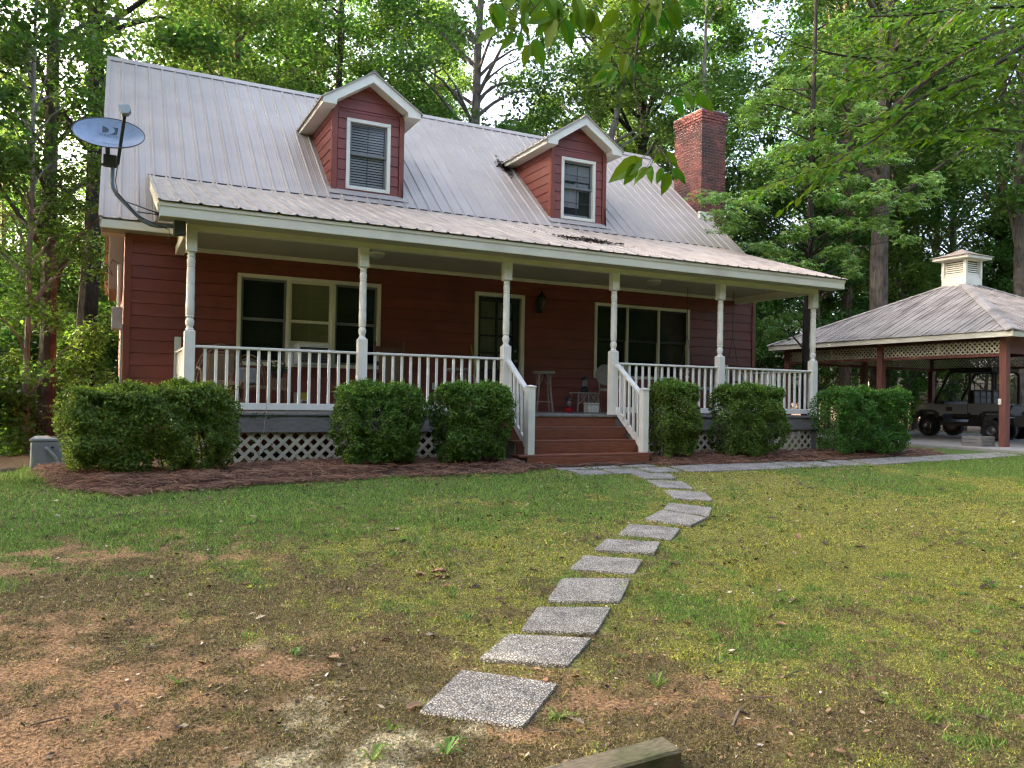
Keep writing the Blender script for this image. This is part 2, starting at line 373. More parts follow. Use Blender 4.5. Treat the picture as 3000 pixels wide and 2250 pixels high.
# ridge cap and rake trims
a = math.atan(SL); c, s = .16*math.cos(a), .16*math.sin(a)
MB().prism([(RY-c,RZ-s+.03),(RY-c,RZ-s+.036),(RY,RZ+.05),(RY+c,RZ-s+.036),(RY+c,RZ-s+.03),(RY,RZ+.042)], 'x', RXL-.01, RXR+.01).build('ridge_cap', ROOF, rf)
for x in (RXL-.012, RXR-.05):
    for sgn in (-1, 1):
        MB().beam((x+.03, RY+sgn*(RY-EY+.02), EZ-.02*SL+.012), (x+.03, RY, RZ+.012), .065, .036, (0, -sgn*-SL, 1)).build('rake_trim', ROOF, rf)
for x in (RXL+.005, RXR-.03):
    for sgn in (-1, 1):
        MB().beam((x+.012, RY+sgn*(RY-EY-.01), EZ-.10), (x+.012, RY, RZ-.10), .026, .14, (0, 0, 1)).build('rake_fascia', CREAM, rf)
hb(MB().bbox(RXL+.02, EY+.004, EZ-.17, RXR-.02, EY+.03, EZ-.035), 'eave_fascia', CREAM)
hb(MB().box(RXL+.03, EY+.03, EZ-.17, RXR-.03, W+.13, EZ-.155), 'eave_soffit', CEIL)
# boxed eave returns on the gable ends
for xa, xb in ((RXL+.02, XL), (XR, RXR-.02)): hb(MB().prism([(EY+.03,EZ-.155),(W+.55,EZ-.155),(W+.55,EZ+.30),(EY+.03,EZ-.10)], 'x', xa, xb), 'eave_return', CREAM)

# porch roof ------------------------------------------------------------
PXL, PXR = -.47, 12.38; PYF, PZF, PYB, PZB = -.465, 2.79, 3.16, 3.985; PS = (PZB-PZF)/(PYB-PYF)
pr = hp('porch_roof')
hb(MB().prism([(PYF+.03,PZF-.012),(PYB,PZB-.02),(PYB,PZB-.10),(PYF+.03,PZF-.06)], 'x', PXL+.02, PXR-.02), 'porch_roof_deck', CREAM)
roof_panels(pr, PXL, PXR, PYF, PZF, PYB, PZB, PROOF, 'porch_roof_panel')
MB().box(PXL, PYB-.03, PZB-.02, PXR, PYB+.06, PZB+.018).build('apron_shadow_strip', DARKIN, pr)  # dark strip paints the shadow line where the porch roof meets the main roof
hb(MB().bbox(PXL+.035, -.421, 2.592, PXR-.035, -.395, 2.752), 'porch_fascia', CREAM)
hb(MB().bbox(PXL+.03, -.432, 2.755, PXR-.03, -.41, 2.782, .004), 'drip_edge', CREAM)
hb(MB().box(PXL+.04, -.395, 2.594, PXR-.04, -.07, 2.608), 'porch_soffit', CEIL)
for x in (PXL+.01, PXR-.035): MB().beam((x+.0125, -.40, 2.705), (x+.0125, W+.3, 2.705+(W+.7)*PS), .025, .13, (0,0,1)).build('porch_rake_board', CREAM, pr)
for x in (-.07, 11.857+.07):
    hb(MB().prism([(-.06,2.66),(W,2.66),(W,PZF+(W-PYF)*PS-.1),(-.06,PZF+(-.06-PYF)*PS-.085)], 'x', x+.03, x+.05), 'gable_panel', CREAM)
hb(MB().bbox(-.07, -.07, 2.515, 11.997, .07, 2.66), 'porch_beam', CREAM)
for x in (0, 11.927): hb(MB().bbox(x-.068, .07, 2.515, x+.068, W-.03, 2.658), 'side_beam', CREAM)
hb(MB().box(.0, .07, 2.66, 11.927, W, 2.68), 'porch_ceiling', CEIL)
hb(MB().bbox(.068, W-.05, 2.59, 11.857, W-.018, 2.659), 'ceiling_trim', CREAM)

# porch posts --------------------------------------------------------------
def post_mesh():
    m = MB(); h = .07; zl, zu = 1.138, 2.205
    m.bbox(-h, -h, 0, h, h, zl-.02, .004); m.bbox(-h, -h, zu+.015, h, h, 2.515, .004)
    m.add([(-h,-h,zl-.02),(h,-h,zl-.02),(h,h,zl-.02),(-h,h,zl-.02),(-.05,-.05,zl),(.05,-.05,zl),(.05,.05,zl),(-.05,.05,zl)], [(0,1,5,4),(1,2,6,5),(2,3,7,6),(3,0,4,7),(4,5,6,7)])
    m.add([(-h,-h,zu+.015),(h,-h,zu+.015),(h,h,zu+.015),(-h,h,zu+.015),(-.05,-.05,zu),(.05,-.05,zu),(.05,.05,zu),(-.05,.05,zu)], [(0,4,5,1),(1,5,6,2),(2,6,7,3),(3,7,4,0),(4,7,6,5)])
    L = zu-zl
    prof = [(0,.05),(.008,.056),(.02,.05),(.028,.042),(.045,.045),(.075,.057),(.105,.06),(.135,.052),(.155,.042),(.162,.042),(.168,.055),(.182,.057),(.19,.05),(.2,.057)]
    def groove(t): return [(t-.012,.055),(t-.01,.05),(t-.006,.05),(t-.004,.056),(t+.004,.056),(t+.006,.05),(t+.01,.05),(t+.012,.055)]
    prof += [(.33,.0575)]+groove(.40)+[(.5,.0565)]+groove(.60)+[(.72,.0545),(.80,.053),(.805,.047),(.815,.047),(.82,.055),(.835,.055),(.84,.05),(.87,.055),(.90,.056),(.93,.05),(.94,.046),(.95,.053),(.965,.055),(.975,.046),(1,.05)]
    m.lathe([(r, zl+t*L) for t, r in prof], n=18); return m.mesh('post', True)
PM = post_mesh()
for x in PX:
    o = ob('porch_post', PM, WHITE, house, HO+Vector((x, 0, 0)))

# deck -----------------------------------------------------------------------
dk = hp('deck'); x = -.12; bm_ = MB().bbox(0, -.11, -.036, .139, W+.1, 0, .003).mesh('deck_board')
while x < 12.0:
    o = ob('deck_board', bm_, DECKG, dk, (x, random.uniform(-.006, .006), random.uniform(-.002, .001))); x += .144
for x0, x1 in ((-.12, 4.70), (4.70, 7.14), (7.14, 12.04)): MB().bbox(x0+.002, -.085, -.285, x1-.002, -.045, -.042).build('rim_joist', DECKG, dk)
for x in (-.12, 12.0): MB().bbox(x, -.045, -.285, x+.04, W, -.042).build('rim_joist', DECKG, dk)
for x in (.02, 2.44, 4.72, 7.1, 9.46, 11.93): MB().bbox(x-.07, -.04, -.85, x+.07, .1, -.2).build('deck_support', DECKG, dk)
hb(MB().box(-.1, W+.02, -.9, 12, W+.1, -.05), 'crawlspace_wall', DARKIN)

# lattice skirting: every strip a part -----------------------------------------
LATT = mat('lattice_paint', (.60,.55,.42), .65, .12, 6, rnd=.1, col2=(.40,.38,.26), c2scale=3, c2lo=.5, c2hi=.75)
def strip(x, sgn, x0, x1, z0, z1, y, wd):     # diagonal strip through (x,z0) at 45 degrees, clipped to the rectangle
    h = wd/math.sqrt(2)
    poly = [(x-h, z0), (x+h, z0), (x+h+sgn*(z1-z0), z1), (x-h+sgn*(z1-z0), z1)]
    def clip(P, lim, keep):
        out = []
        for i in range(len(P)):
            a, b = P[i], P[(i+1) % len(P)]; ia, ib = keep*(a[0]-lim) >= 0, keep*(b[0]-lim) >= 0
            if ia: out.append(a)
            if ia != ib: t = (lim-a[0])/(b[0]-a[0]); out.append((lim, a[1]+t*(b[1]-a[1])))
        return out
    poly = clip(clip(poly, x0, 1), x1, -1)
    if len(poly) < 3: return None
    ar = sum(poly[i][0]*poly[(i+1) % len(poly)][1]-poly[(i+1) % len(poly)][0]*poly[i][1] for i in range(len(poly)))
    if ar < 0: poly.reverse()
    if abs(ar) < 1e-4: return None
    return MB().prism(poly, 'y', y, y+.007)
lt = hp('lattice_skirt')
for x0, x1 in ((.0, 3.30), (3.31, 4.66), (7.18, 9.39), (9.53, 11.86)):
    n = int((x1-x0+.6)/.178)+1
    for sgn, y in ((1, -.04), (-1, -.031)):
        for i in range(n):
            mb = strip(x0-(.55 if sgn > 0 else 0)+i*.178+.05, sgn, x0, x1, -.79, -.283, y, .05)
            if mb: mb.build('lattice_strip', LATT, lt)

# railings -----------------------------------------------------------------------
BAL = MB().bbox(-.02, -.02, .13, .02, .02, .90, .006).mesh('baluster')
def rail(x0, x1, n):
    p = hp('porch_railing')
    MB().bbox(x0, -.045, .893, x1, .045, .931, .008).build('handrail', WHITE, p)
    MB().bbox(x0, -.02, .04, x1, .02, .136, .004).build('bottom_rail', WHITE, p)
    for i in range(n): ob('baluster', BAL, WHITE, p, (x0+(x1-x0)*(i+.95)/(n+.9), 0, 0))
rail(.07, 2.368, 15); rail(2.508, 4.806, 15); rail(7.084, 9.389, 15); rail(9.529, 11.857, 15)
def siderail(x, newel):
    p = hp('side_railing')
    MB().bbox(x-.045, .07, .893, x+.045, 2.15, .931, .008).build('handrail', WHITE, p)
    MB().bbox(x-.02, .07, .04, x+.02, 2.15, .136, .004).build('bottom_rail', WHITE, p)
    for i in range(14): ob('baluster', BAL, WHITE, p, (x, .07+2.08*(i+.95)/14.9, 0))
    MB().bbox(x-.05, 2.15, 0, x+.05, 2.25, newel).build('newel_post', WHITE, p)
siderail(0, 1.17); siderail(11.927, .95)

# steps -----------------------------------------------------------------------------
stp = hp('porch_steps')
for i, (z, yf, xa, xb) in enumerate(((-.20, -.37, 4.72, 7.05), (-.405, -.67, 4.70, 7.09), (-.61, -.97, 4.66, 7.16))):
    MB().bbox(xa, yf, z-.038, xb, yf+.31, z, .006).build('tread', STAIN, stp)
rs = [(-.045, -.036, -.20, 4.80, 7.02), (-.345, -.238, -.405, 4.80, 7.03), (-.645, -.443, -.61, 4.76, 7.07), (-.945, -.648, -.86, 4.80, 7.09)]
for i, (yf, zt, zb, xa, xb) in enumerate(rs):
    MB().bbox(xa, yf-.045, zb+.001, xb, yf-.015, zt-.002, .003).build('riser', STAIN, stp)
for x in (4.74, 7.03):
    MB().prism([(-.06,-.1),(-.06,-.9),(-.93,-.9),(-.93,-.65),(-.66,-.65),(-.66,-.445),(-.36,-.445),(-.36,-.24),(-.09,-.24)], 'x', x, x+.04).build('stringer', DECKG, stp)
BSH = None
for x in (4.89, 7.06):
    p = hp('stair_railing')
    nw = MB().bbox(x-.06, -.93, -.61, x+.06, -.81, .435, .004).build('newel_post', WHITE, p)
    m = MB().bbox(x-.072, -.942, .437, x+.072, -.798, .46, .004)
    m.add([(x-.072,-.942,.46),(x+.072,-.942,.46),(x+.072,-.798,.46),(x-.072,-.798,.46),(x,-.87,.482)], [(0,1,4),(1,2,4),(2,3,4),(3,0,4)]); m.build('newel_cap', WHITE, p)
    m = MB().beam((x, -.81, .355), (x, -.07, .885), .085, .04, (0,0,1)); m.build('handrail', WHITE, p)
    m = MB().beam((x, -.81, -.50), (x, -.03, .10), .04, .10, (0,0,1)); m.build('bottom_rail', WHITE, p)
    for i in range(5):
        yy = -.81+.74*(i+.8)/5.6; zt = .355+(yy+.81)/.74*.53-.015; zb = -.50+(yy+.81)/.78*.60+.03
        MB().bbox(x-.02, yy-.02, zb, x+.02, yy+.02, zt, .005).build('baluster', WHITE, p)

# dormers ------------------------------------------------------------------------------
DY = 3.426
def dormer(xa, xb, z0, lab, wl, blinds):
    d = hp('dormer'); d['label'] = lab; cx = (xa+xb)/2; DS = .65; zp = 6.56; zw = 5.86
    top = lambda x: zp-.13-abs(x-cx)*DS
    def yroof(z): return EY+(z-EZ)/SL
    # body
    MB().prism([(DY+.11,z0-.35),(DY+.11,zw),(yroof(zw)+.1,zw),(yroof(z0-.35)+.3,z0-.35)], 'x', xa+.015, xb-.015).build('dormer_core', DARKIN, d)
    MB().prism([(xa+.015,zw),(xb-.015,zw),(cx,top(cx)-.03)], 'y', DY+.11, 5.9).build('dormer_gable_core', DARKIN, d)
    def clip(c0, c1, p, q, zb):
        g = lambda z: min(c1, cx+(zp-.10-z)/DS)
        if q <= zw-.02: return board(MB(), c0, c1, p, q, DY, zb)
        l0, h0 = max(c0, cx-(zp-.10-p)/DS), g(p); l1, h1 = max(c0, cx-(zp-.10-q)/DS), g(q)
        if h0-l0 < .02: return None
        if h1 < l1: l1 = h1 = cx
        t0, t1 = DY-.018, DY-.005
        return MB().add([(l0,t0,p),(h0,t0,p),(h1,t1,q),(l1,t1,q),(l0,DY+.12,p),(h0,DY+.12,p),(h1,DY+.12,q),(l1,DY+.12,q)], [(0,1,2,3),(7,6,5,4),(0,4,5,1),(3,2,6,7),(0,3,7,4),(1,5,6,2)])
    WH = wl
    side_courses(d, xa+.1, xb-.1, z0+.02, 5.80, 4.454, DY, [WH])
    side_courses(d, xa+.05, xb-.05, 5.80, 6.46, 4.454, DY, [], clip)
    for x in (xa-.012, xb-.1+.012):
        MB().box(x, DY-.03, z0-.02, x+.1, DY+.12, 5.86).build('corner_board', CORNER, d)
    for x, sg in ((xa, -1), (xb, 1)):      # side corner board and side clapboards, each cut by the roof slope
        MB().box(min(x, x+sg*.018), DY-.012, z0+.0, max(x, x+sg*.018), DY+.10, 5.86).build('corner_board', CORNER, d)
        k = 0
        while 4.454+(k-1)*LAP < zw:
            a, b = max(z0, 4.454+(k-1)*LAP), min(4.454+k*LAP-.004, zw); k += 1
            ya, yb = yroof(a)+.06, yroof(b)+.06
            if b-a < .02 or ya < DY+.11: 
                if yb < DY+.13: continue
                ya = max(ya, DY+.11)
            o0, o1 = sg*.018, sg*.005
            vs = [(x+o0,DY+.105,a),(x+o0,ya,a),(x+o1,yb,b),(x+o1,DY+.105,b),(x-sg*.015,DY+.105,a),(x-sg*.015,ya,a),(x-sg*.015,yb,b),(x-sg*.015,DY+.105,b)]
            MB().add(vs, [(0,1,2,3),(7,6,5,4),(0,4,5,1),(3,2,6,7),(0,3,7,4),(1,5,6,2)]).build('side_siding_board', SIDING, d)
    # roof: soffit boxes, fascia boards with boxed returns, metal
    yf = DY-.28; ex = .265; zeb = 5.80; zet = 5.945
    for sg, x in ((-1, xa), (1, xb)):
        xo = x+sg*ex
        ye = yroof(zet)+.02
        MB().prism([(yf+.025,zeb),(yroof(zeb)+.05,zeb),(ye,zet-.02),(yf+.025,zet-.02)], 'x', min(x,xo-sg*.03), max(x,xo-sg*.03)).build('dormer_soffit', CREAM, d)
        MB().prism([(yf,zeb-.004),(yroof(zeb)+.03,zeb-.004),(ye,zet-.004),(yf,zet-.004)], 'x', min(xo,xo-sg*.028), max(xo,xo-sg*.028)).build('side_fascia', CREAM, d)
        # barge board with return
        P_ = [(xo, zeb), (x+sg*0.0-sg*.0, zeb), (x-sg*.01, zeb+.125), (cx, zp-.20), (cx, zp-.035), (xo, zet)]
        P_ = [(xo, zeb), (x+sg*.005, zeb), (x-sg*.01, zeb+.10), (cx, zp-.205), (cx, zp-.03), (xo, zet-.005)]
        if sg > 0: P_.reverse()
        MB().prism(P_[::-1], 'y', yf-.001, yf+.024).build('barge_board', CREAM, d)
        # under-roof soffit behind the barge board
        MB().add([(cx,yf+.024,zp-.20),(x-sg*.01,yf+.024,zeb+.10),(x-sg*.01,DY,zeb+.10),(cx,DY,zp-.20),(cx,yf+.024,zp-.17),(x-sg*.01,yf+.024,zeb+.13),(x-sg*.01,DY,zeb+.13),(cx,DY,zp-.17)],
            [(0,1,2,3),(7,6,5,4),(0,4,5,1),(3,2,6,7),(0,3,7,4),(1,5,6,2)]).build('rake_soffit', CREAM, d)
        # metal slope
        tipx = x+sg*(ex+.04); tz = zp-abs(tipx-cx)*DS; t = .022
        vs = [(cx,yf-.03,zp),(tipx,yf-.03,tz),(tipx,yroof(tz)+.08,tz),(cx,yroof(zp)+.08,zp)]
        mb = MB().add(vs+[(a,b,c-t) for a,b,c in vs], [(0,1,2,3),(7,6,5,4),(0,4,5,1),(1,5,6,2),(2,6,7,3),(3,7,4,0)] if sg > 0 else [(3,2,1,0),(4,5,6,7),(1,5,4,0),(2,6,5,1),(3,7,6,2),(0,4,7,3)])
        yy = yf+.12
        while yy < 6.3:
            za = lambda q: zp-abs(q-cx)*DS+.012
            xe = tipx
            if yroof(tz) < yy:
                zz = EZ+(yy-EY)*SL; xe = cx+sg*max(0, (zp-zz)/DS)
            if abs(xe-cx) > .05: mb.beam((cx, yy, za(cx)), (xe, yy, za(xe)), .03, .022)
            yy += RIB
        mb.build('dormer_roof_panel', ROOF, d)
    MB().prism([(cx-.11,zp-.06),(cx,zp+.03),(cx+.11,zp-.06),(cx+.11,zp-.068),(cx,zp+.02),(cx-.11,zp-.068)][::-1], 'y', yf-.035, yroof(zp)).build('dormer_ridge_cap', ROOF, d)
    # flashing strip at the foot
    MB().add([(xa-.09,DY-.14,rz(DY-.14)+.034),(xb+.09,DY-.14,rz(DY-.14)+.034),(xb+.09,DY+.02,rz(DY+.02)+.05),(xa-.09,DY+.02,rz(DY+.02)+.05)], [(0,1,2,3)]).build('base_flashing', ROOF, d)
    n = int((xb-xa+.2)/RIB); 
    wn = win(wl, None, DY, 'dormer_window', trim=.07)
    x0, za, x1, zb = wl
    if blinds: sash_unit(wn, x0+.07, x1-.07, za+.07, zb-.07, (za+zb)/2, DY, SASH, GLASS, mat('blind_back', (.10,.11,.105), .9), (1, 0), True)
    else:
        sash_unit(wn, x0+.07, x1-.07, za+.07, zb-.07, (za+zb)/2+.02, DY, SASH, GLASS, DARKIN, (1, 1))
        # gathered white curtains, parted and hanging in folds
        def curtain(pa, pb, z_lo, z_hi, flare):
            V, Fc = [], []; nx = 26
            for j in range(6):
                tz_ = j/5; z = z_hi+(z_lo-z_hi)*tz_
                for i in range(nx+1):
                    u = i/nx; xx = pa+(pb-pa)*u+flare*tz_*tz_*(1-u)
                    V.append((xx, DY+.098+.008*math.sin(u*nx*.9+tz_), z))
            for j in range(5):
                for i in range(nx): q = j*(nx+1)+i; Fc.append((q, q+1, q+nx+2, q+nx+1))
            MB().add(V, Fc).build('curtain', CURT, wn, True)
        curtain(x0+.10, x1-.10, zb-.48, zb-.12, 0); curtain(x0+.10, x0+.52, za+.30, zb-.55, -.05); curtain(x0+.42, x1-.12, zb-.70, zb-.52, 0)
        MB().bbox(x0+.12, DY+.07, za+.09, x1-.14, DY+.09, za+.14).build('fan_strip', CURT, wn)
dormer(2.76, 4.185, 4.22, 'left dormer with closed slatted blinds', (3.025, 4.285, 3.915, 5.675), True)
dormer(7.615, 9.03, 4.20, 'right dormer with white curtains', (7.86, 4.265, 8.755, 5.65), False)

# chimney ---------------------------------------------------------------------------------
ch = hp('chimney'); cx0, cx1, cy0, cy1, ctop = 12.6, 13.41, 4.35, 5.47, 7.86
BRICK = mat('brick', (.25,.078,.062), .85, .25, 14, (1,1,1), .4, 90, rnd=.32, col2=(.075,.04,.038), c2scale=1.6, c2lo=.40, c2hi=.64)
MB().box(cx0+.012, cy0+.012, -.9, cx1-.012, cy1-.012, ctop-.03).build('mortar_core', MORTAR, ch)
BH = .0735
b_long = {}
def brick(x0, y0, x1, y1, z, par, mb=None):
    if mb is not None: mb.box(x0, y0, z, x1, y1, z+BH-.012); return
    key = (round(x1-x0, 3), round(y1-y0, 3))
    if key not in b_long: b_long[key] = MB().bbox(0, 0, 0, x1-x0, y1-y0, BH-.012, .004).mesh('brick')
    ob('brick', b_long[key], BRICK, par, (x0+random.uniform(-.0015, .0015), y0+random.uniform(-.002, .002), z))
rest = MB(); nb = 0; zc = ctop-BH; row = 0
while zc > -.8:
    e = .03 if row in (0, 1, 2) else (.015 if row == 3 else 0)
    X0, X1, Y0, Y1 = cx0-e, cx1+e, cy0-e, cy1+e; BL = .205; d = .05
    for face in ('front', 'left', 'right', 'back'):
        L_ = (X1-X0) if face in ('front', 'back') else (Y1-Y0-2*d-.012)
        off = 0 if (row+(face == 'left')) % 2 == 0 else BL/2
        cuts = [0]+[v for v in (off+BL*i for i in range(0, 9)) if .04 < v < L_-.04]+[L_]
        for a_, b_ in zip(cuts[:-1], cuts[1:]):
            a2, b2 = a_+(.006 if a_ > 0 else 0), b_-(.006 if b_ < L_ else 0)
            if face == 'front': q = (X0+a2, Y0, X0+b2, Y0+d)
            elif face == 'back': q = (X0+a2, Y1-d, X0+b2, Y1)
            elif face == 'left': q = (X0, Y0+d+.006+a2, X0+d, Y0+d+.006+b2)
            else: q = (X1-d, Y0+d+.006+a2, X1, Y0+d+.006+b2)
            vis = (face == 'front' and zc > 5.15) or (face == 'left' and zc > rz(q[1])-.05)
            if vis and nb < 300: brick(*q, zc, ch); nb += 1
            else: brick(*q, zc, None, rest)
    zc -= BH; row += 1
kind(rest.build('brickwork', BRICK, ch), 'stuff')
MB().box(cx0-.02, cy0-.02, ctop, cx1+.02, cy1+.02, ctop+.02).build('chimney_crown', CONC, ch)
MB().box(cx0+.28, cy0+.4, ctop+.02, cx0+.52, cy0+.7, ctop+.14).build('flue_tile', BLACK, ch)
MB().bbox(cx0-.12, cy0-.10, rz(cy0-.10)+.02, cx1-.45, cy0-.005, rz(cy0)+.13, .01).build('chimney_flashing', CREAM, ch)

# leaf debris lying on the roofs
def debris(name, lab, n, f, seed, sx):
    g = random.Random(seed); m = MB()
    for i in range(n):
        x, y = f(g); z = max(PZF+(y-PYF)*PS if y < PYB-.05 else -9, rz(y) if y > PYB-.1 else -9)+.02+g.random()*.035; a_ = g.uniform(0, 6.28); L_ = g.uniform(.02, .06); d = Vector((math.cos(a_), math.sin(a_), g.uniform(-.2,.5)))*L_; s_ = Vector((-d.y, d.x, g.uniform(-.02,.02)))*g.uniform(.2,.5); c = Vector((x, y, z)); m.add([c-d, c+s_, c+d, c-s_], [(0,1,2,3)])
    o = m.build(name, mat('roof_leaf_mould', (.075,.055,.042), .95, .5, 40)); tag(o, lab, 'leaf litter'); o['kind'] = 'stuff'
debris('leaf_litter', 'dark leaf litter caught on the porch roof below the right dormer', 520, lambda g: (6.95+g.gauss(0,.34), .85+g.gauss(0,.16)), 3, 1)
debris('leaf_litter', 'heap of dead leaves in the valley left of the right dormer', 260, lambda g: (7.30+g.gauss(0,.07), 5.15+g.gauss(0,.14)), 4, 1)

hb(MB().bbox(-1.05, 4.4, 2.12, XL-.002, 6.6, 3.3, .01), 'side_bay', mat('tan_panel', (.36,.31,.24), .7, .1, 3))
# ================================================================ carport
CW = mat('carport_stained_post', (.165,.058,.042), .7, .2, 5, (4,4,.6), .15, 40, rnd=.08, col2=(.26,.17,.09), c2scale=1.4, c2lo=.62, c2hi=.8)
CWD = mat('carport_dark_beam', (.10,.035,.027), .75, .15, 5)
cp = thing('carport', 'open square carport with hipped stained-metal roof, lattice band and louvred cupola', 'carport', (21.88, 3.45, -.8))
CO = Vector((-21.88, -3.45, .8))
def cb(mb, name, m, parent=None, smooth=False):
    o = mb.build(name, m, parent or cp, smooth)
    if parent is None: o.location = CO
    return o
CX = (18.37, 21.88, 25.40); CY = (0., 3.46, 6.91)
for i, x in enumerate(CX):
    for j, y in enumerate(CY):
        if i == 1 and j == 1 or (i == 1 and j == 0): continue
        cb(MB().bbox(x-.085, y-.085, -.86, x+.085, y+.085, 1.95, .006), 'carport_post', CW)
ex0, ex1, ey0, ey1, ez = 17.95, 25.82, -.45, 7.40, 2.07
ax, ay, az = 21.885, 3.46, 4.02
# beams and lattice band on each side
def band(a, b, axis, c):
    lo, hi = a+.09, b-.09
    def bx(z0, z1, t, name, m):
        mb = MB().bbox(lo, c-t, z0, hi, c+t, z1) if axis == 'x' else MB().bbox(c-t, lo, z0, c+t, hi, z1)
        return cb(mb, name, m)
    bx(1.87, 2.0, .05, 'header_beam', CWD); bx(1.475, 1.55, .035, 'lower_rail', CW)
    m = MB(); z0, z1 = 1.55, 1.87; st = .125; mid = (lo+hi)/2
    for sgn, off in ((1, -.004), (-1, .004)):
        s_ = lo-.4
        while s_ < hi+.4:
            p, q = (s_, z0), (s_+sgn*(z1-z0), z1); s_ += st
            (a0, za), (b0, zb) = p, q
            if a0 > b0: (a0, za), (b0, zb) = (b0, zb), (a0, za)
            if b0 < lo or a0 > hi: continue
            if a0 < lo: za += (lo-a0)*(zb-za)/(b0-a0); a0 = lo
            if b0 > hi: zb += (hi-b0)*(zb-za)/(b0-a0); b0 = hi
            if b0-a0 < .03: continue
            if axis == 'x': m.beam((a0, c+off, za), (b0, c+off, zb), .006, .034, (0,0,1))
            else: m.beam((c+off, a0, za), (c+off, b0, zb), .006, .034, (0,0,1))
    kind(cb(m, 'lattice_band', LATT), 'stuff')
    mb = MB().bbox(mid-.03, c-.015, z0, mid+.03, c+.015, z1) if axis == 'x' else MB().bbox(c-.015, mid-.03, z0, c+.015, mid+.03, z1)
    cb(mb, 'lattice_batten', LATT)
for y0, y1 in ((0, 3.46), (3.46, 6.91)):
    for x in (CX[0], CX[2]): band(y0, y1, 'y', x)
for x0, x1 in ((18.37, 21.88), (21.88, 25.40)): band(x0, x1, 'x', CY[2])
cb(MB().bbox(18.46, -.05, 1.55, 25.31, .05, 2.0), 'entrance_beam', CW)
# fascia and soffit
for q in ((ex0+.03, ey0+.03, ex1-.03, ey0+.055), (ex0+.03, ey1-.055, ex1-.03, ey1-.03), (ex0+.03, ey0+.055, ex0+.055, ey1-.055), (ex1-.055, ey0+.055, ex1-.03, ey1-.055)):
    cb(MB().bbox(q[0], q[1], ez-.15, q[2], q[3], ez-.012, .004), 'fascia', CREAM)
cb(MB().box(ex0+.055, ey0+.055, ez-.06, ex1-.055, ey1-.055, ez-.045), 'carport_ceiling', CWD)
# hip roof: ribbed panels clipped to each triangular slope
def hip_face(c0, c1, apex, name='roof_panel', w3=.9144, rib=RIB, m=CROOF):
    c0, c1, apex = Vector(c0), Vector(c1), Vector(apex); e = (c1-c0); L_ = e.length; e.normalize()
    mid = (c0+c1)/2; h = apex-mid; H = h.length; h.normalize(); n = e.cross(h).normalized()
    if n.z < 0: n = -n
    def hmax(s): return H*(1-abs(s-L_/2)/(L_/2))
    def P(s, t, o=0): return c0+e*s+h*t+n*o
    s = 0
    while s < L_-.01:
        s1 = min(s+w3, L_); mb = MB(); brk = [s, s1]
        if s < L_/2 < s1: brk.insert(1, L_/2)
        poly = [P(s, 0), P(s1, 0)]+[P(b, hmax(b)) for b in reversed(brk)]
        lo = [p-n*.006 for p in poly]; k = len(poly)
        f = [tuple(range(k)), tuple(range(2*k-1, k-1, -1))]+[(i, k+i, k+(i+1) % k, (i+1) % k) for i in range(k)]
        mb.add(poly+lo, f)
        r = s
        while r < s1-.02:
            for w_, hgt, o in ((.045, .02, 0), (.018, .006, .12)):
                a_ = r+.02+o
                if a_ < s1 and hmax(a_) > .06: mb.beam(P(a_, -.004, hgt/2), P(a_, hmax(a_)-.02, hgt/2), w_, hgt, n)
            r += rib
        cb(mb, name, m); s = s1
cn = [(ex0,ey0,ez),(ex1,ey0,ez),(ex1,ey1,ez),(ex0,ey1,ez)]
for i in range(4): hip_face(cn[i], cn[(i+1) % 4], (ax, ay, az))
for c in cn:
    v = (Vector((ax, ay, az))-Vector(c)); d = v.normalized(); side = d.cross(Vector((0,0,1))).normalized(); mb = MB()
    p0, p1 = Vector(c)+d*.02+Vector((0,0,.035)), Vector((ax, ay, az+.035))-d*.3
    for sg in (-1, 1):
        a0, a1 = p0+side*sg*.16-Vector((0,0,.055)), p1+side*sg*.16-Vector((0,0,.055))
        mb.add([p0, a0, a1, p1, p0-Vector((0,0,.008)), a0-Vector((0,0,.008)), a1-Vector((0,0,.008)), p1-Vector((0,0,.008))], [(0,1,2,3),(7,6,5,4),(0,4,5,1),(1,5,6,2),(2,6,7,3)])
    cb(mb, 'hip_cap', CROOF)
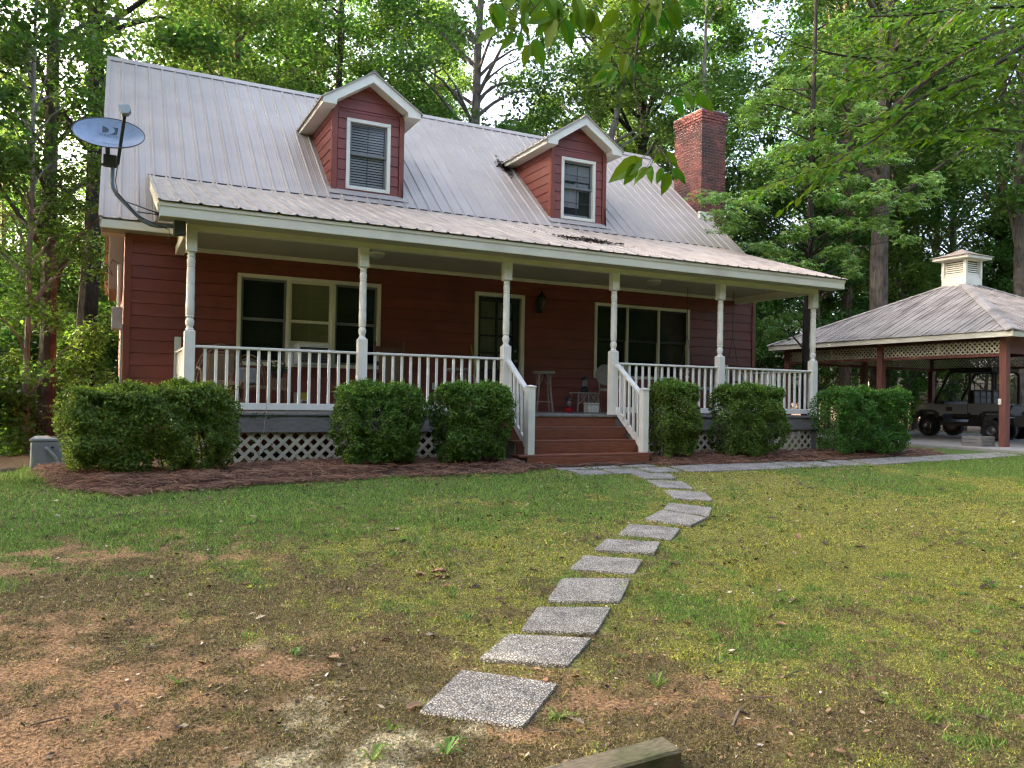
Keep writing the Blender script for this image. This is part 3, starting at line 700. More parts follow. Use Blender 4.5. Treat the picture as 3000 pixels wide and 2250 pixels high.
# cupola
cu = part('cupola', cp, CO); h = .345
MB().bbox(ax-.385, ay-.385, 3.72, ax+.385, ay+.385, 4.06, .006).build('cupola_base', CREAM, cu)
for sx in (-1, 1):
    for sy in (-1, 1): MB().bbox(ax+sx*h-.045, ay+sy*h-.045, 4.06, ax+sx*h+.045, ay+sy*h+.045, 4.62, .004).build('cupola_corner', CREAM, cu)
MB().box(ax-h+.06, ay-h+.06, 4.0, ax+h-.06, ay+h-.06, 4.58).build('cupola_core', DARKIN, cu)
for sg in (-1, 1):
    MB().bbox(ax-h+.045, ay+sg*h-.02, 4.06, ax+h-.045, ay+sg*h+.02, 4.17, .004).build('louvre_frame', CREAM, cu)
    MB().bbox(ax+sg*h-.02, ay-h+.045, 4.06, ax+sg*h+.02, ay+h-.045, 4.17, .004).build('louvre_frame', CREAM, cu)
    MB().bbox(ax-h+.045, ay+sg*h-.02, 4.56, ax+h-.045, ay+sg*h+.02, 4.62, .004).build('louvre_frame', CREAM, cu)
    MB().bbox(ax+sg*h-.02, ay-h+.045, 4.56, ax+sg*h+.02, ay+h-.045, 4.62, .004).build('louvre_frame', CREAM, cu)
    for i in range(6):
        z = 4.18+i*.062
        MB().beam((ax-h+.045, ay+sg*(h-.012), z+.02), (ax+h-.045, ay+sg*(h-.012), z+.02), .012, .05, (0, -sg*.7, 1)).build('louvre_slat', CREAM, cu)
        MB().beam((ax+sg*(h-.012), ay-h+.045, z+.02), (ax+sg*(h-.012), ay+h-.045, z+.02), .012, .05, (-sg*.7, 0, 1)).build('louvre_slat', CREAM, cu)
MB().bbox(ax-.57, ay-.57, 4.62, ax+.57, ay+.57, 4.70, .006).build('cupola_fascia', CREAM, cu)
q = [(-.61,-.61),(.61,-.61),(.61,.61),(-.61,.61)]; q2 = [(-.3,-.3),(.3,-.3),(.3,.3),(-.3,.3)]
MB().add([(ax+a, ay+b, 4.715) for a, b in q]+[(ax+a, ay+b, 4.82) for a, b in q2]+[(ax, ay, 4.98)]+[(ax+a, ay+b, 4.702) for a, b in q],
    [(i, (i+1) % 4, 4+(i+1) % 4, 4+i) for i in range(4)]+[(4+i, 4+(i+1) % 4, 8) for i in range(4)]+[(9+i, 9+(i+1) % 4, (i+1) % 4, i) for i in range(4)]+[(12,11,10,9)]).build('cupola_roof', mat('cupola_roof_metal', (.40,.33,.28), .5, .12, 3), cu)

slab = kind(MB().bbox(17.3, -4.2, -.95, 26.2, 7.6, -.72, .02).build('carport_slab', CONC), 'structure')

# ---------------------------------------------------------------- utility vehicle, nose to the back of the carport
VB = mat('black_plastic', (.010,.010,.011), .5, .1, 8); VW = mat('utv_grey_panel', (.26,.275,.29), .35, .05, 3, coat=.3)
VG = mat('tyre_rubber', (.012,.012,.012), .85, .15, 20); VM = mat('wheel_steel', (.10,.10,.105), .4, metal=.8); VBL = mat('blue_lamp', (.03,.08,.25), .15, .05, 3, coat=.5)
utv = thing('utility_vehicle', 'grey and black side-by-side utility vehicle parked in the carport', 'utility vehicle', (22.95, 3.76, -.72), rz=math.pi/2)
def up_(mb, name, m, par=None, sm=False): return mb.build(name, m, par or utv, sm)
up_(MB().prism([(1.30,.38),(1.36,.62),(1.20,.80),(.62,.80),(.55,.46),(-.25,.46),(-.30,.66),(-1.42,.66),(-1.46,.42),(-.9,.36),(.9,.34)][::-1], 'y', -.64, .64), 'chassis', VB)
up_(MB().prism([(1.50,.74),(1.49,.90),(1.30,.98),(.86,1.06),(.84,.84),(.70,.70),(1.0,.70),(1.2,.82),(1.42,.72)][::-1], 'y', -.66, .66), 'hood', VW)
for s_ in (-1, 1):
    y0, y1 = (.66, .70) if s_ > 0 else (-.70, -.66)
    up_(MB().prism([(.84,1.0),(.84,.70),(.60,.62),(.50,.72),(-.24,.72),(-.24,1.02)][::-1], 'y', y0, y1), 'door_panel', VW)
    up_(MB().prism([(-.28,1.04),(-.28,.78),(-.42,.70),(-1.44,.72),(-1.46,1.06)][::-1], 'y', y0, y1), 'bed_side', VW)
    up_(MB().bbox(.22, s_*.702-.004, .80, .42, s_*.702+.004, .92), 'badge', VB)
    up_(MB().lathe([(.0,0),(.09,.01),(.11,.05),(.08,.09)], n=12, axis='x', o=(1.42, s_*.48, .86)), 'headlight', VBL, None, True)
    up_(MB().tube([(.86,s_*.64,1.05),(.62,s_*.64,1.50),(.38,s_*.63,1.95),(.22,s_*.62,2.02),(-.9,s_*.62,2.02),(-1.0,s_*.63,1.9),(-1.0,s_*.64,1.0)], .042, 8), 'roll_bar', VB)
    up_(MB().tube([(-.28,s_*.64,1.0),(-.30,s_*.63,2.0)], .042, 8), 'roll_bar', VB)
up_(MB().bbox(-1.0, -.68, 2.0, .36, .68, 2.12, .04), 'canopy', VB)
up_(MB().prism([(.83,1.06),(.40,1.93),(.41,1.93),(.845,1.06)][::-1], 'y', -.6, .6), 'windshield', glassmat('utv_glass', (.05,.05,.05), .05, .12))
up_(MB().bbox(-.28, -.62, .55, .30, .62, .95, .05).bbox(-.42, -.62, .9, -.25, .62, 1.45, .05), 'bench_seat', VB)
up_(MB().bbox(.55, -.64, .9, .86, .64, 1.12, .03), 'dashboard', VB)
sw = MB(); pts = [(.48+.07*math.cos(t*.5236), .32+.17*math.cos(t*.5236)*0+.17*math.sin(t*.5236), 1.22+.15*math.cos(t*.5236)) for t in range(13)]
sw.tube(pts, .016, 6).tube([(.50,.32,1.22),(.66,.32,1.02)], .02, 6); up_(sw, 'steering_wheel', VB)
up_(MB().box(-1.44, -.62, .70, -.32, .62, .74).bbox(-1.47, -.66, .74, -1.44, .66, 1.04), 'cargo_bed', VB)
hb_ = MB()
for z in (1.25, 1.45, 1.65): hb_.tube([(-.42,-.6,z),(-.42,.6,z)], .014, 6)
for yv in (-.6,-.3,0,.3,.6): hb_.tube([(-.42,yv,1.0),(-.42,yv,1.68)], .014, 6)
up_(hb_, 'headache_rack', VB)
WP = [(.33,.02),(.33,.22)]
tyre = MB().lathe([(.17,.03),(.25,.0),(.31,.02),(.335,.06),(.335,.20),(.31,.24),(.25,.26),(.17,.23)], n=24, axis='y', o=(0,-.13,0))
for t in range(24):
    a_ = t*2*math.pi/24; c_, s_ = math.cos(a_), math.sin(a_); k_ = len(tyre.v)
    tyre.box(-.02, -.11, .325, .02, .11, .345); tyre.xf(Matrix.Rotation(a_, 4, 'Y'), k_)
TM = tyre.mesh('tyre'); RM = MB().lathe([(.02,-.02),(.10,.0),(.15,-.03),(.175,.02),(.175,.20),(.05,.20)], n=20, axis='y', o=(0,-.1,0)).mesh('rim', True)
for x in (1.05, -1.05):
    for s_ in (-1, 1):
        wp = part('wheel', utv, (x, s_*.60, .345)); ob('tyre', TM, VG, wp); ob('rim', RM, VM, wp, rot=(0,0,0 if s_ < 0 else math.pi))
        up_(MB().prism([(x+.42,.55),(x+.38,.74),(x+.2,.83),(x-.2,.83),(x-.38,.74),(x-.42,.55),(x-.36,.55),(x-.2,.76),(x+.2,.76),(x+.36,.55)], 'y', s_*.67-.05, s_*.67+.05), 'fender', VB)
# quad bike behind the front post
atv = thing('quad_bike', 'dark quad bike with racks half hidden behind the front carport post', 'quad bike', (21.35, 1.30, -.72), rz=math.pi/2+.2)
def aq(mb, name, m, sm=False): return mb.build(name, m, atv, sm)
aq(MB().prism([(.75,.45),(.8,.62),(.55,.72),(.2,.66),(-.05,.74),(-.6,.72),(-.8,.6),(-.75,.42)][::-1], 'y', -.22, .22), 'body', VB)
aq(MB().bbox(-.6, -.17, .72, .0, .17, .84, .05), 'saddle', VB)
for x in (.5, -.55): aq(MB().prism([(x+.36,.50),(x+.3,.68),(x,.74),(x-.3,.68),(x-.36,.50),(x-.3,.50),(x,.66),(x+.3,.50)], 'y', -.50, .50), 'mudguard', VB)
aq(MB().tube([(.2,-.38,1.0),(.27,-.12,1.02),(.27,.12,1.02),(.2,.38,1.0)], .016, 6).tube([(.27,0,1.02),(.45,0,.6)], .025, 6), 'handlebar', VB)
for x0, x1 in ((.42, .92), (-.92, -.42)):
    m = MB()
    for yv in (-.35,-.12,.12,.35): m.tube([(x0,yv,.82),(x1,yv,.82)], .01, 5)
    for xv in (x0, x1): m.tube([(xv,-.35,.82),(xv,.35,.82)], .01, 5).tube([(xv,-.3,.82),(xv,-.3,.66)], .01, 5).tube([(xv,.3,.82),(xv,.3,.66)], .01, 5)
    aq(m, 'rack', VM)
for x in (.6, -.6):
    for s_ in (-1, 1):
        wp = part('wheel', atv, (x, s_*.42, .30)); o = ob('tyre', TM, VG, wp); o.scale = (.87,.87,.87); o = ob('rim', RM, VM, wp, rot=(0,0,0 if s_ < 0 else math.pi)); o.scale = (.87,.87,.87)
# slatted crate at the post, switch box on the post
ct = thing('wooden_crate', 'low grey slatted crate on the slab beside the front carport post', 'crate', (18.02, .42, -.72))
for i in range(3):
    for q in (((-.24,-.27,.24,-.25)), ((-.24,.25,.24,.27))): MB().bbox(q[0], q[1], i*.085, q[2], q[3], i*.085+.07).build('slat', DECKG, ct)
    for q in ((-.26,-.25,-.24,.25), (.24,-.25,.26,.25)): MB().bbox(q[0], q[1], i*.085, q[2], q[3], i*.085+.07).build('slat', DECKG, ct)
for sx in (-1, 1):
    for sy in (-1, 1): MB().box(sx*.22-.015, sy*.23-.015, 0, sx*.22+.015, sy*.23+.015, .245).build('corner_block', DECKG, ct)
tag(MB().bbox(18.262, .02, .30, 18.283, .09, .44, .004).build('switch_box', WHITE), 'small white switch box on the front carport post', 'switch box')
# ================================================================ fixtures and things on the porch
GAL = mat('galvanised_grey', (.17,.20,.22), .45, .1, 8, metal=.3); DARKM = mat('dark_arm', (.05,.055,.05), .5)
# satellite dish -------------------------------------------------------------
dish = thing('satellite_dish', 'grey oval satellite dish on a bent mast at the left porch corner', 'satellite dish', (-1.04, -.25, 3.56))
DISHM = mat('dish_grey_paint', (.21,.29,.40), .4, .08, 7, col2=(.16,.22,.30), c2scale=12, c2lo=.5, c2hi=.75)
NR, NA = 10, 48; v = []; f = []
for i in range(NR+1):
    r = i/NR
    for k_ in range(NA):
        a_ = 2*math.pi*k_/NA; v.append((.425*r*math.cos(a_), .30*r*math.sin(a_), .09*r*r))
nn = len(v)
v += [(x, y, z-.012) for x, y, z in v]
for i in range(NR):
    for k_ in range(NA):
        q = (i*NA+k_, i*NA+(k_+1) % NA, (i+1)*NA+(k_+1) % NA, (i+1)*NA+k_); f.append(q[::-1] if False else q); f.append(tuple(nn+j for j in reversed(q)))
for k_ in range(NA): a_, b_ = NR*NA+k_, NR*NA+(k_+1) % NA; f.append((a_, b_, nn+b_, nn+a_))
# dish frame: normal towards the camera side and up, slightly rolled
nrm = Vector((-.10, -.80, .60)).normalized(); xa_ = Vector((.985, -.14, -.10)); xa_ = (xa_-nrm*xa_.dot(nrm)).normalized(); ya_ = nrm.cross(xa_)
DM = Matrix((xa_, ya_, nrm)).transposed().to_4x4()
rim0 = len(v)
dm_ = MB().add(v, f).xf(DM); o = dm_.build('reflector', DISHM, dish, True)
rm = MB().tube([(.425*math.cos(a_), .30*math.sin(a_), .088) for a_ in [2*math.pi*k_/40 for k_ in range(41)]], .007, 6, False).xf(DM); rm.build('rim', DARKM, dish)
def dz(x, y): return .09*((x/.425)**2+(y/.30)**2)+.004
LOGO = mat('dish_print', (.035,.05,.065), .5)
lg = MB()
def flat(poly): 
    n = len(lg.v); lg.v += [tuple(DM @ Vector((x, y, dz(x, y)))) for x, y in poly]; lg.f.append(tuple(range(n, n+len(poly))))
# emblem: a dark D-shaped swoosh and a dark corner with a light arc between
L0, R0, B0, T0 = -.115, .075, .075, .185
ar = [(L0+.085*math.cos(t), (B0+T0)/2-.002+.050*math.sin(t)) for t in [R(-88+i*17.6) for i in range(11)]]
for i in range(len(ar)-1):
    a_, b_ = ar[i], ar[i+1]; fa, fb_ = (i)/(len(ar)-1), (i+1)/(len(ar)-1)
    flat([(L0+.012*(1-fa), B0+.012+(T0-B0-.012)*fa), a_, b_, (L0+.012*(1-fb_), B0+.012+(T0-B0-.012)*fb_)])
ar2 = [(L0+.05+.105*math.cos(t), (B0+T0)/2+.004+.066*math.sin(t)) for t in [R(-82+i*17) for i in range(9)]]
for i in range(len(ar2)-1):
    a_, b_ = ar2[i], ar2[i+1]; fa, fb_ = i/(len(ar2)-1), (i+1)/(len(ar2)-1)
    flat([a_, (R0, B0+(T0-B0)*fa), (R0, B0+(T0-B0)*fb_), b_])
def text(s, x, y, size, par, m, shear=0, track=1.0):
    cu_ = bpy.data.curves.new('lettering', 'FONT'); cu_.body = s; cu_.size = size; cu_.align_x = 'CENTER'; cu_.shear = shear; cu_.space_character = track
    o_ = bpy.data.objects.new('lettering', cu_); COL.objects.link(o_); bpy.context.view_layer.update()
    dg = bpy.context.evaluated_depsgraph_get(); me = bpy.data.meshes.new_from_object(o_.evaluated_get(dg)); bpy.data.objects.remove(o_)
    for vv in me.vertices:
        p = DM @ Vector((vv.co.x+x, vv.co.y+y, dz(vv.co.x+x, vv.co.y+y))); vv.co = p
    me.materials.clear(); return ob('lettering', me, m, par)
lg.build('emblem', LOGO, dish)
text('DIRECTV', -.02, .018, .052, dish, LOGO, 0, 1.15); text('SlimLine', .03, -.155, .05, dish, mat('script_print', (.08,.11,.14), .5), .25)
# arm, feed and mast
def dw(x, y, z): return DM @ Vector((x, y, z))
base = dw(0.0, -.31, .03); tip = dw(.07, .02, .62)
tip = Vector((.165, -.50, .165)); base = Vector((.10, -.02, -.33))
MB().beam(base, tip, .035, .05).build('feed_arm', DARKM, dish)
m = MB().prism([(-.065,.065),(-.035,-.045),(.035,-.045),(.075,-.005),(.07,.06),(.05,.075),(-.06,.075)], 'y', -.05, .03); m.xf(Matrix.Translation(tip+Vector((.0,.0,.05))) @ Matrix.Rotation(R(-12), 4, 'Y') @ Matrix.Rotation(R(-18), 4, 'X')); m.build('feed_horn', mat('feed_grey', (.28,.32,.33), .5), dish)
MB().bbox(-.07, .02, -.36, .09, .09, -.20, .01).tube([(-.02,.06,-.2),(-.02,.05,-.02)], .03, 8).beam((-.10,.03,-.345), (.1,.03,-.345), .03, .025).build('bracket', DARKM, dish)
o_ = Vector((-1.04, -.25, 3.56))
mast = [Vector(p)-o_ for p in ((-1.0,-.19,3.30),(-1.0,-.19,3.0),(-.985,-.19,2.93),(-.94,-.19,2.85),(-.70,-.17,2.62),(-.60,-.165,2.54),(-.53,-.16,2.51),(-.44,-.155,2.50),(-.23,-.15,2.52))]
MB().tube(mast, .028, 12).build('mast', GAL, dish, True)
MB().bbox(-.25-o_.x-.0, -.21-o_.y, 2.40-o_.z, -.09-o_.x, -.09-o_.y, 2.64-o_.z, .015).build('mount_plate', DARKM, dish)
for a_, b_ in (((-.85,-.18,2.78), (-.42,.0,2.70)), ((-.74,-.17,2.66), (-.42,-.02,2.68))): MB().tube([Vector(a_)-o_, Vector(b_)-o_], .008, 6).build('brace_strut', DARKM, dish)
MB().tube([Vector(p)-o_ for p in ((-.97,-.20,3.32),(-.94,-.22,3.22),(-.95,-.22,3.12),(-.96,-.225,3.02),(-.93,-.225,2.87),(-.68,-.2,2.60),(-.5,-.19,2.53),(-.3,-.18,2.46),(-.29,-.17,2.36),(-.33,-.16,2.31))], .006, 5).build('cable', BLACK, dish)

# window air conditioner ----------------------------------------------------------
ac = thing('window_air_conditioner', 'white window air conditioner in the middle unit of the left window', 'air conditioner', (2.15, W-.15, .78))
ACW = mat('appliance_white', (.62,.64,.66), .4, .05, 6)
MB().bbox(-.28, -.20, .0, .28, .16, .37, .015).build('case', ACW, ac)
MB().box(-.235, -.212, .035, .235, -.203, .30).build('grille', BLACK, ac)
for i in range(9): MB().box(-.235, -.216, .05+i*.028, .235, -.211, .056+i*.028).build('grille_fin', SASH, ac)
for x in (-.345, .30): MB().bbox(x, .10, .03, x+.055, .13, .36, .004).build('side_panel', ACW, ac)

# lantern by the door, ceiling lights -------------------------------------------------
ln = thing('wall_lantern', 'black coach lantern on the wall right of the front door', 'lantern', (6.70, W-.02, 2.15))
MB().bbox(-.06, -.03, -.16, .06, 0, .12, .01).build('back_plate', BLACK, ln)
MB().tube([(0,-.02,-.12),(0,-.1,-.17),(0,-.16,-.14),(0,-.16,-.08)], .012, 8).build('arm', BLACK, ln)
MB().lathe([(.05,-.08),(.095,.10),(.095,.12)], 0, -.16, 6).build('glass_cage', glassmat('lantern_glass', (.12,.12,.11), .1, .5), ln)
m = MB()
for k_ in range(6): a_ = k_*math.pi/3; m.tube([(.052*math.cos(a_), -.16+.052*math.sin(a_), -.08), (.098*math.cos(a_), -.16+.098*math.sin(a_), .12)], .007, 5)
m.lathe([(.115,.12),(.06,.19),(.02,.23),(.012,.28),(.0,.29)], 0, -.16, 6).lathe([(.055,-.095),(.055,-.08)], 0, -.16, 6); m.build('frame', BLACK, ln)
for x, lab in ((2.97, 'ceiling light over the left half of the porch'), (8.71, 'ceiling light over the right half of the porch')):
    cl = thing('ceiling_light', 'round pleated-glass '+lab, 'ceiling light', (x, 1.1, 2.66), 'porch ceiling lights')
    MB().lathe([(.14,0),(.14,-.02),(.12,-.025)], n=24).build('pan', CREAM, cl)
    MB().lathe([(.125,-.022),(.12,-.05),(.09,-.08),(.04,-.095),(.0,-.098)], n=24).build('glass_bowl', mat('frosted_glass', (.42,.42,.40), .3, .1, 40), cl, True)

# furniture ---------------------------------------------------------------------------
WICK = mat('rattan', (.20,.12,.06), .65, .25, 18, rnd=.1); WOOD = mat('aged_oak', (.12,.05,.032), .55, .2, 10); TWIG = mat('bent_twig', (.17,.11,.07), .7, .2, 14)
CUSH = mat('brown_cushion', (.19,.125,.07), .9, .12, 12); GREYW = mat('silvered_wicker', (.24,.21,.175), .75, .2, 20); PINK = mat('worn_paint_wood', (.25,.185,.16), .7, .15, 12)
def arc(cx, cz, rx, rz_, y, a0, a1, n=14): return [(cx+rx*math.cos(R(a0+(a1-a0)*i/n)), y, cz+rz_*math.sin(R(a0+(a1-a0)*i/n))) for i in range(n+1)]
bw = thing('bentwood_armchair', 'bentwood twig armchair with round fan back at the left end of the porch', 'armchair', (.58, 1.25, 0))
for i, (rx, rz_, y) in enumerate(((.38,.62,.22),(.34,.57,.20),(.29,.5,.19))): MB().tube(arc(0,.42,rx,rz_,y,-5,185), .016, 7).build('hoop', TWIG, bw)
for a_ in (40, 60, 80, 100, 120, 140): MB().tube([(.12*math.cos(R(a_)),.2,.42),(.22*math.cos(R(a_)),.2,.66),(.34*math.cos(R(a_)),.2,.42+.57*math.sin(R(a_)))], .012, 6).build('back_stick', TWIG, bw)
MB().bbox(-.2, .13, .44, .2, .19, .88, .03).build('back_cushion', CUSH, bw); MB().bbox(-.27, -.3, .38, .27, .2, .46, .035).build('seat_cushion', CUSH, bw)
for s_ in (-1, 1):
    MB().tube([(s_*.30,-.32,0),(s_*.31,-.30,.42),(s_*.33,-.25,.62),(s_*.36,-.05,.66),(s_*.37,.2,.62)], .018, 7).build('arm', TWIG, bw); MB().tube([(s_*.3,.22,0),(s_*.31,.22,.5)], .018, 7).build('leg', TWIG, bw)
    MB().tube([(s_*.3,-.31,.12),(s_*-.1,-.31,.36)], .012, 6).build('brace', TWIG, bw)
MB().tube([(-.3,-.31,.13),(.3,-.31,.13)], .014, 6).build('stretcher', TWIG, bw)
# round-backed wicker settee with blanket beside it
st_ = thing('twig_settee', 'dark twig settee with grey pillow beside the flower stand', 'settee', (1.02, 1.45, 0))
for rx, rz_ in ((.30,.50),(.26,.44)): MB().tube(arc(0,.40,rx,rz_,.15,0,180), .016, 7).build('hoop', WICK, st_)
for s_ in (-1, 1): MB().tube([(s_*.29,-.2,0),(s_*.30,-.18,.55),(s_*.30,.15,.62)], .018, 7).build('arm', WICK, st_)
MB().bbox(-.26, -.24, .34, .26, .14, .40, .02).build('seat', WICK, st_)
PL = mat('grey_fabric', (.26,.25,.25), .9, .15, 14); m = MB().bbox(-.2, -.1, .40, .12, .08, .68, .07); m.build('pillow', PL, st_)
# flower stand and flower pot
fsn = thing('wicker_stand', 'tan wicker plant stand left of the air conditioner', 'plant stand', (1.49, 1.6, 0))
MB().bbox(-.17, -.15, .50, .17, .15, .53, .006).build('top', WICK, fsn)
for i in range(7): MB().bbox(-.16+i*.048, -.15, .38, -.135+i*.048, -.135, .50, .003).build('spindle', WICK, fsn)
MB().bbox(-.17, -.152, .33, .17, -.13, .38, .004).build('apron', WICK, fsn)
for sx in (-1, 1):
    for sy in (-1, 1): MB().bbox(sx*.15-.015, sy*.13-.015, 0, sx*.15+.015, sy*.13+.015, .5).build('leg', WICK, fsn)
fl = thing('potted_flowers', 'pot of cream flowers on the wicker stand', 'potted plant', (1.49, 1.58, .53))
MB().lathe([(.07,0),(.10,.12),(.11,.13),(.09,.12)], n=16).build('pot', BLACK, fl)
rg = random.Random(3); mf = MB(); ml = MB()
for i in range(46):
    a_, e_, r_ = rg.uniform(0, 6.28), rg.uniform(.1, 1.4), rg.uniform(.10, .17); c_ = Vector((r_*math.cos(a_)*math.cos(e_), r_*math.sin(a_)*math.cos(e_), .14+r_*math.sin(e_)*.95))
    if i < 30:
        for k_ in range(5): b_ = k_*1.2566+a_; d_ = Vector((math.cos(b_), math.sin(b_)*.6, .5*math.sin(b_)))*.024; mf.add([c_, c_+d_*.7+Vector((0,0,.012)), c_+d_*1.1, c_+Vector((-d_.y, d_.x, 0))*.5], [(0,1,2,3)])
    for k_ in range(3): b_ = rg.uniform(0, 6.28); d_ = Vector((math.cos(b_), math.sin(b_), -.4))*.06; sd_ = Vector((-d_.y, d_.x, .2))*.25; p_ = c_*.85; ml.add([p_, p_+d_*.5+sd_, p_+d_, p_+d_*.5-sd_], [(0,1,2,3)])
kind(mf.build('blossom', mat('cream_petals', (.62,.62,.42), .7, .1, 30), fl), 'stuff'); kind(ml.build('leaf', leafmat('pot_leaf', (.03,.06,.02)), fl), 'stuff')
bx_ = thing('printed_box', 'small yellow and white printed cardboard box on the deck under the air conditioner', 'box', (1.95, 2.0, 0))
MB().bbox(-.1, -.08, 0, .1, .08, .30, .004).build('carton', mat('carton_white', (.5,.48,.42), .7), bx_); MB().box(-.02, -.084, .18, .1, -.081, .30).build('yellow_print', mat('yellow_print', (.45,.36,.05), .6), bx_)
MB().prism([(-.02,.03),(.09,.04),(.095,.15),(.03,.17),(-.02,.10)], 'y', -.084, -.081).build('picture_print', mat('dark_print', (.18,.10,.06), .6, .6, 30), bx_)
# ladder-back rocking chair
rk = thing('rocking_chair', 'dark ladder-back rocking chair with red seat between the left window and the door', 'rocking chair', (3.43, 1.55, 0))
for s_ in (-1, 1):
    MB().lathe([(.022,.08),(.026,.3),(.02,.5),(.026,.7),(.02,.9),(.026,1.1),(.016,1.16),(.024,1.19),(.012,1.23)], s_*.26, .18, 10).build('back_post', WOOD, rk)
    MB().lathe([(.022,.08),(.026,.3),(.02,.5),(.024,.66)], s_*.27, -.26, 10).build('front_post', WOOD, rk)
    MB().bbox(s_*.27-.035, -.32, .66, s_*.27+.035, .18, .685, .006).build('arm', WOOD, rk)
    MB().tube([(s_*.265,-.45,.09),(s_*.265,-.25,.035),(s_*.265,0,.02),(s_*.265,.25,.035),(s_*.265,.5,.10)], .02, 8).build('rocker', WOOD, rk)
for z in (.6, .8, 1.04): MB().bbox(-.25, .17, z, .25, .19, z+(.07 if z < 1 else .10), .008).build('back_slat', WOOD, rk)
MB().bbox(-.19, .13, .46, .19, .17, 1.0, .02).build('back_cushion', CUSH, rk)
MB().bbox(-.27, -.27, .40, .27, .17, .46, .02).build('seat', mat('red_plaid', (.20,.05,.04), .9, .5, 30), rk)
# stools
def stool(name, lab, x, y, h):
    s_ = thing('stool', lab, 'stool', (x, y, 0))
    MB().lathe([(.17,h-.055),(.215,h-.05),(.225,h-.02),(.21,h),(.0,h+.004)], n=20).build('seat', GREYW, s_, True)
    for k_ in range(4):
        a_ = k_*math.pi/2+.5; MB().tube([(.15*math.cos(a_),.15*math.sin(a_),h-.05),(.17*math.cos(a_),.17*math.sin(a_),h*.5),(.23*math.cos(a_),.23*math.sin(a_),.01)], [.018,.018,.022], 7).build('leg', PINK, s_)
        MB().tube([(.06*math.cos(a_+.7),.06*math.sin(a_+.7),h-.06),(.165*math.cos(a_),.165*math.sin(a_),h*.62)], .009, 5).build('brace', PINK, s_)
        b_ = a_+math.pi/2; MB().tube([(.205*math.cos(a_),.205*math.sin(a_),.2),(.205*math.cos(b_),.205*math.sin(b_),.2)], .010, 6).build('stretcher', PINK, s_)
stool('stool', 'tall round wicker stool right of the front door', 6.63, 1.85, .80); stool('stool', 'tall round wicker stool left of the front door behind the railing', 4.80, 1.80, .80)
# broom
br = thing('broom', 'yellow-handled broom leaning on the left door casing', 'broom', (5.25, 2.05, 0))
MB().tube([(.05,-.1,.22),(-.02,.18,1.26)], .012, 8).build('handle', mat('yellow_handle', (.42,.30,.05), .5), br); MB().prism([(-.03,.22),(.12,.22),(.16,.02),(-.07,.02)], 'y', -.13, -.08).build('bristles', WICK, br)
# twig side table, lanterns, white tin, round-backed chair
tb = thing('twig_table', 'small grey twig side table with scrolled brackets under the camp lantern', 'table', (7.52, 1.75, 0))
MB().bbox(-.26, -.17, .375, .26, .17, .40, .008).build('top', GREYW, tb)
for sx in (-1, 1):
    for sy in (-1, 1):
        MB().tube([(sx*.22,sy*.13,.38),(sx*.24,sy*.15,.2),(sx*.265,sy*.17,0)], .016, 7).build('leg', GREYW, tb)
    MB().tube([(sx*.24,-.16,.16),(sx*.14,-.16,.24),(sx*.05,-.16,.37)], .011, 6).build('bracket', GREYW, tb)
MB().tube([(0,-.16,.01),(0,-.155,.2),(0,-.15,.38)], .014, 7).build('leg', GREYW, tb)
for sx in (-1, 1):
    MB().tube([(0,-.16,.14),(sx*.08,-.16,.2),(sx*.16,-.16,.36)], .009, 6).build('bracket', GREYW, tb); MB().tube(arc(sx*.13,.31,.05,.045,-.165,0,360,16), .007, 5, False).build('scroll', GREYW, tb)
def lantern(lab, x, y, z, m1, m2, s_):
    L_ = thing('camp_lantern', lab, 'camp lantern', (x, y, z))
    MB().lathe([(.075*s_,0),(.08*s_,.02*s_),(.08*s_,.075*s_),(.045*s_,.10*s_),(.03*s_,.115*s_)], n=18).build('fount', m1, L_, True)
    MB().lathe([(.045*s_,.125*s_),(.06*s_,.16*s_),(.06*s_,.20*s_),(.045*s_,.24*s_)], n=16).build('globe', glassmat('lamp_globe', (.25,.25,.25), .1, .4), L_, True)
    MB().lathe([(.06*s_,.115*s_),(.06*s_,.125*s_)], n=16).lathe([(.05*s_,.24*s_),(.075*s_,.25*s_),(.06*s_,.285*s_),(.03*s_,.30*s_),(.03*s_,.31*s_)], n=16).build('frame', m2, L_)
    MB().tube([(.06*s_*math.cos(a_), .06*s_*math.sin(a_), .12*s_+.13*s_*t) for a_, t in ((0,0),(0,1))], .005, 5).tube([(-.06*s_,0,.12*s_),(-.06*s_,0,.25*s_)], .005, 5).build('guard_wire', m2, L_)
    MB().tube(arc(0,.24*s_,.08*s_,.10*s_,0,0,180), .004, 5).build('bail', m2, L_)
lantern('black camp lantern standing on the twig side table', 7.50, 1.72, .40, BLACK, BLACK, 1.0)
lantern('red camp lantern standing on the deck between stool and side table', 7.07, 1.6, 0, mat('red_enamel', (.35,.012,.02), .25, coat=.4), BLACK, .98)
wt = thing('white_tin', 'small square white tin on the deck in front of the side table', 'tin', (7.46, 1.4, 0))
MB().bbox(-.12, -.1, 0, .12, .1, .165, .015).build('tin_body', mat('off_white_tin', (.55,.53,.45), .5), wt); MB().bbox(-.125, -.105, .165, .125, .105, .195, .01).build('tin_lid', mat('tin_lid', (.52,.50,.42), .5), wt)
rc = thing('wicker_chair', 'grey wicker chair with round back behind the right stair post', 'chair', (7.92, 1.5, 0))
MB().lathe([(.0,-.03),(.2,-.03),(.215,0),(.2,.03),(.0,.03)], n=24, axis='y', o=(0,.15,.76)).build('backrest', GREYW, rc, True)
MB().lathe([(.0,.43),(.22,.43),(.23,.455),(.22,.48),(.0,.48)], 0, -.08, 20).build('seat', GREYW, rc, True)
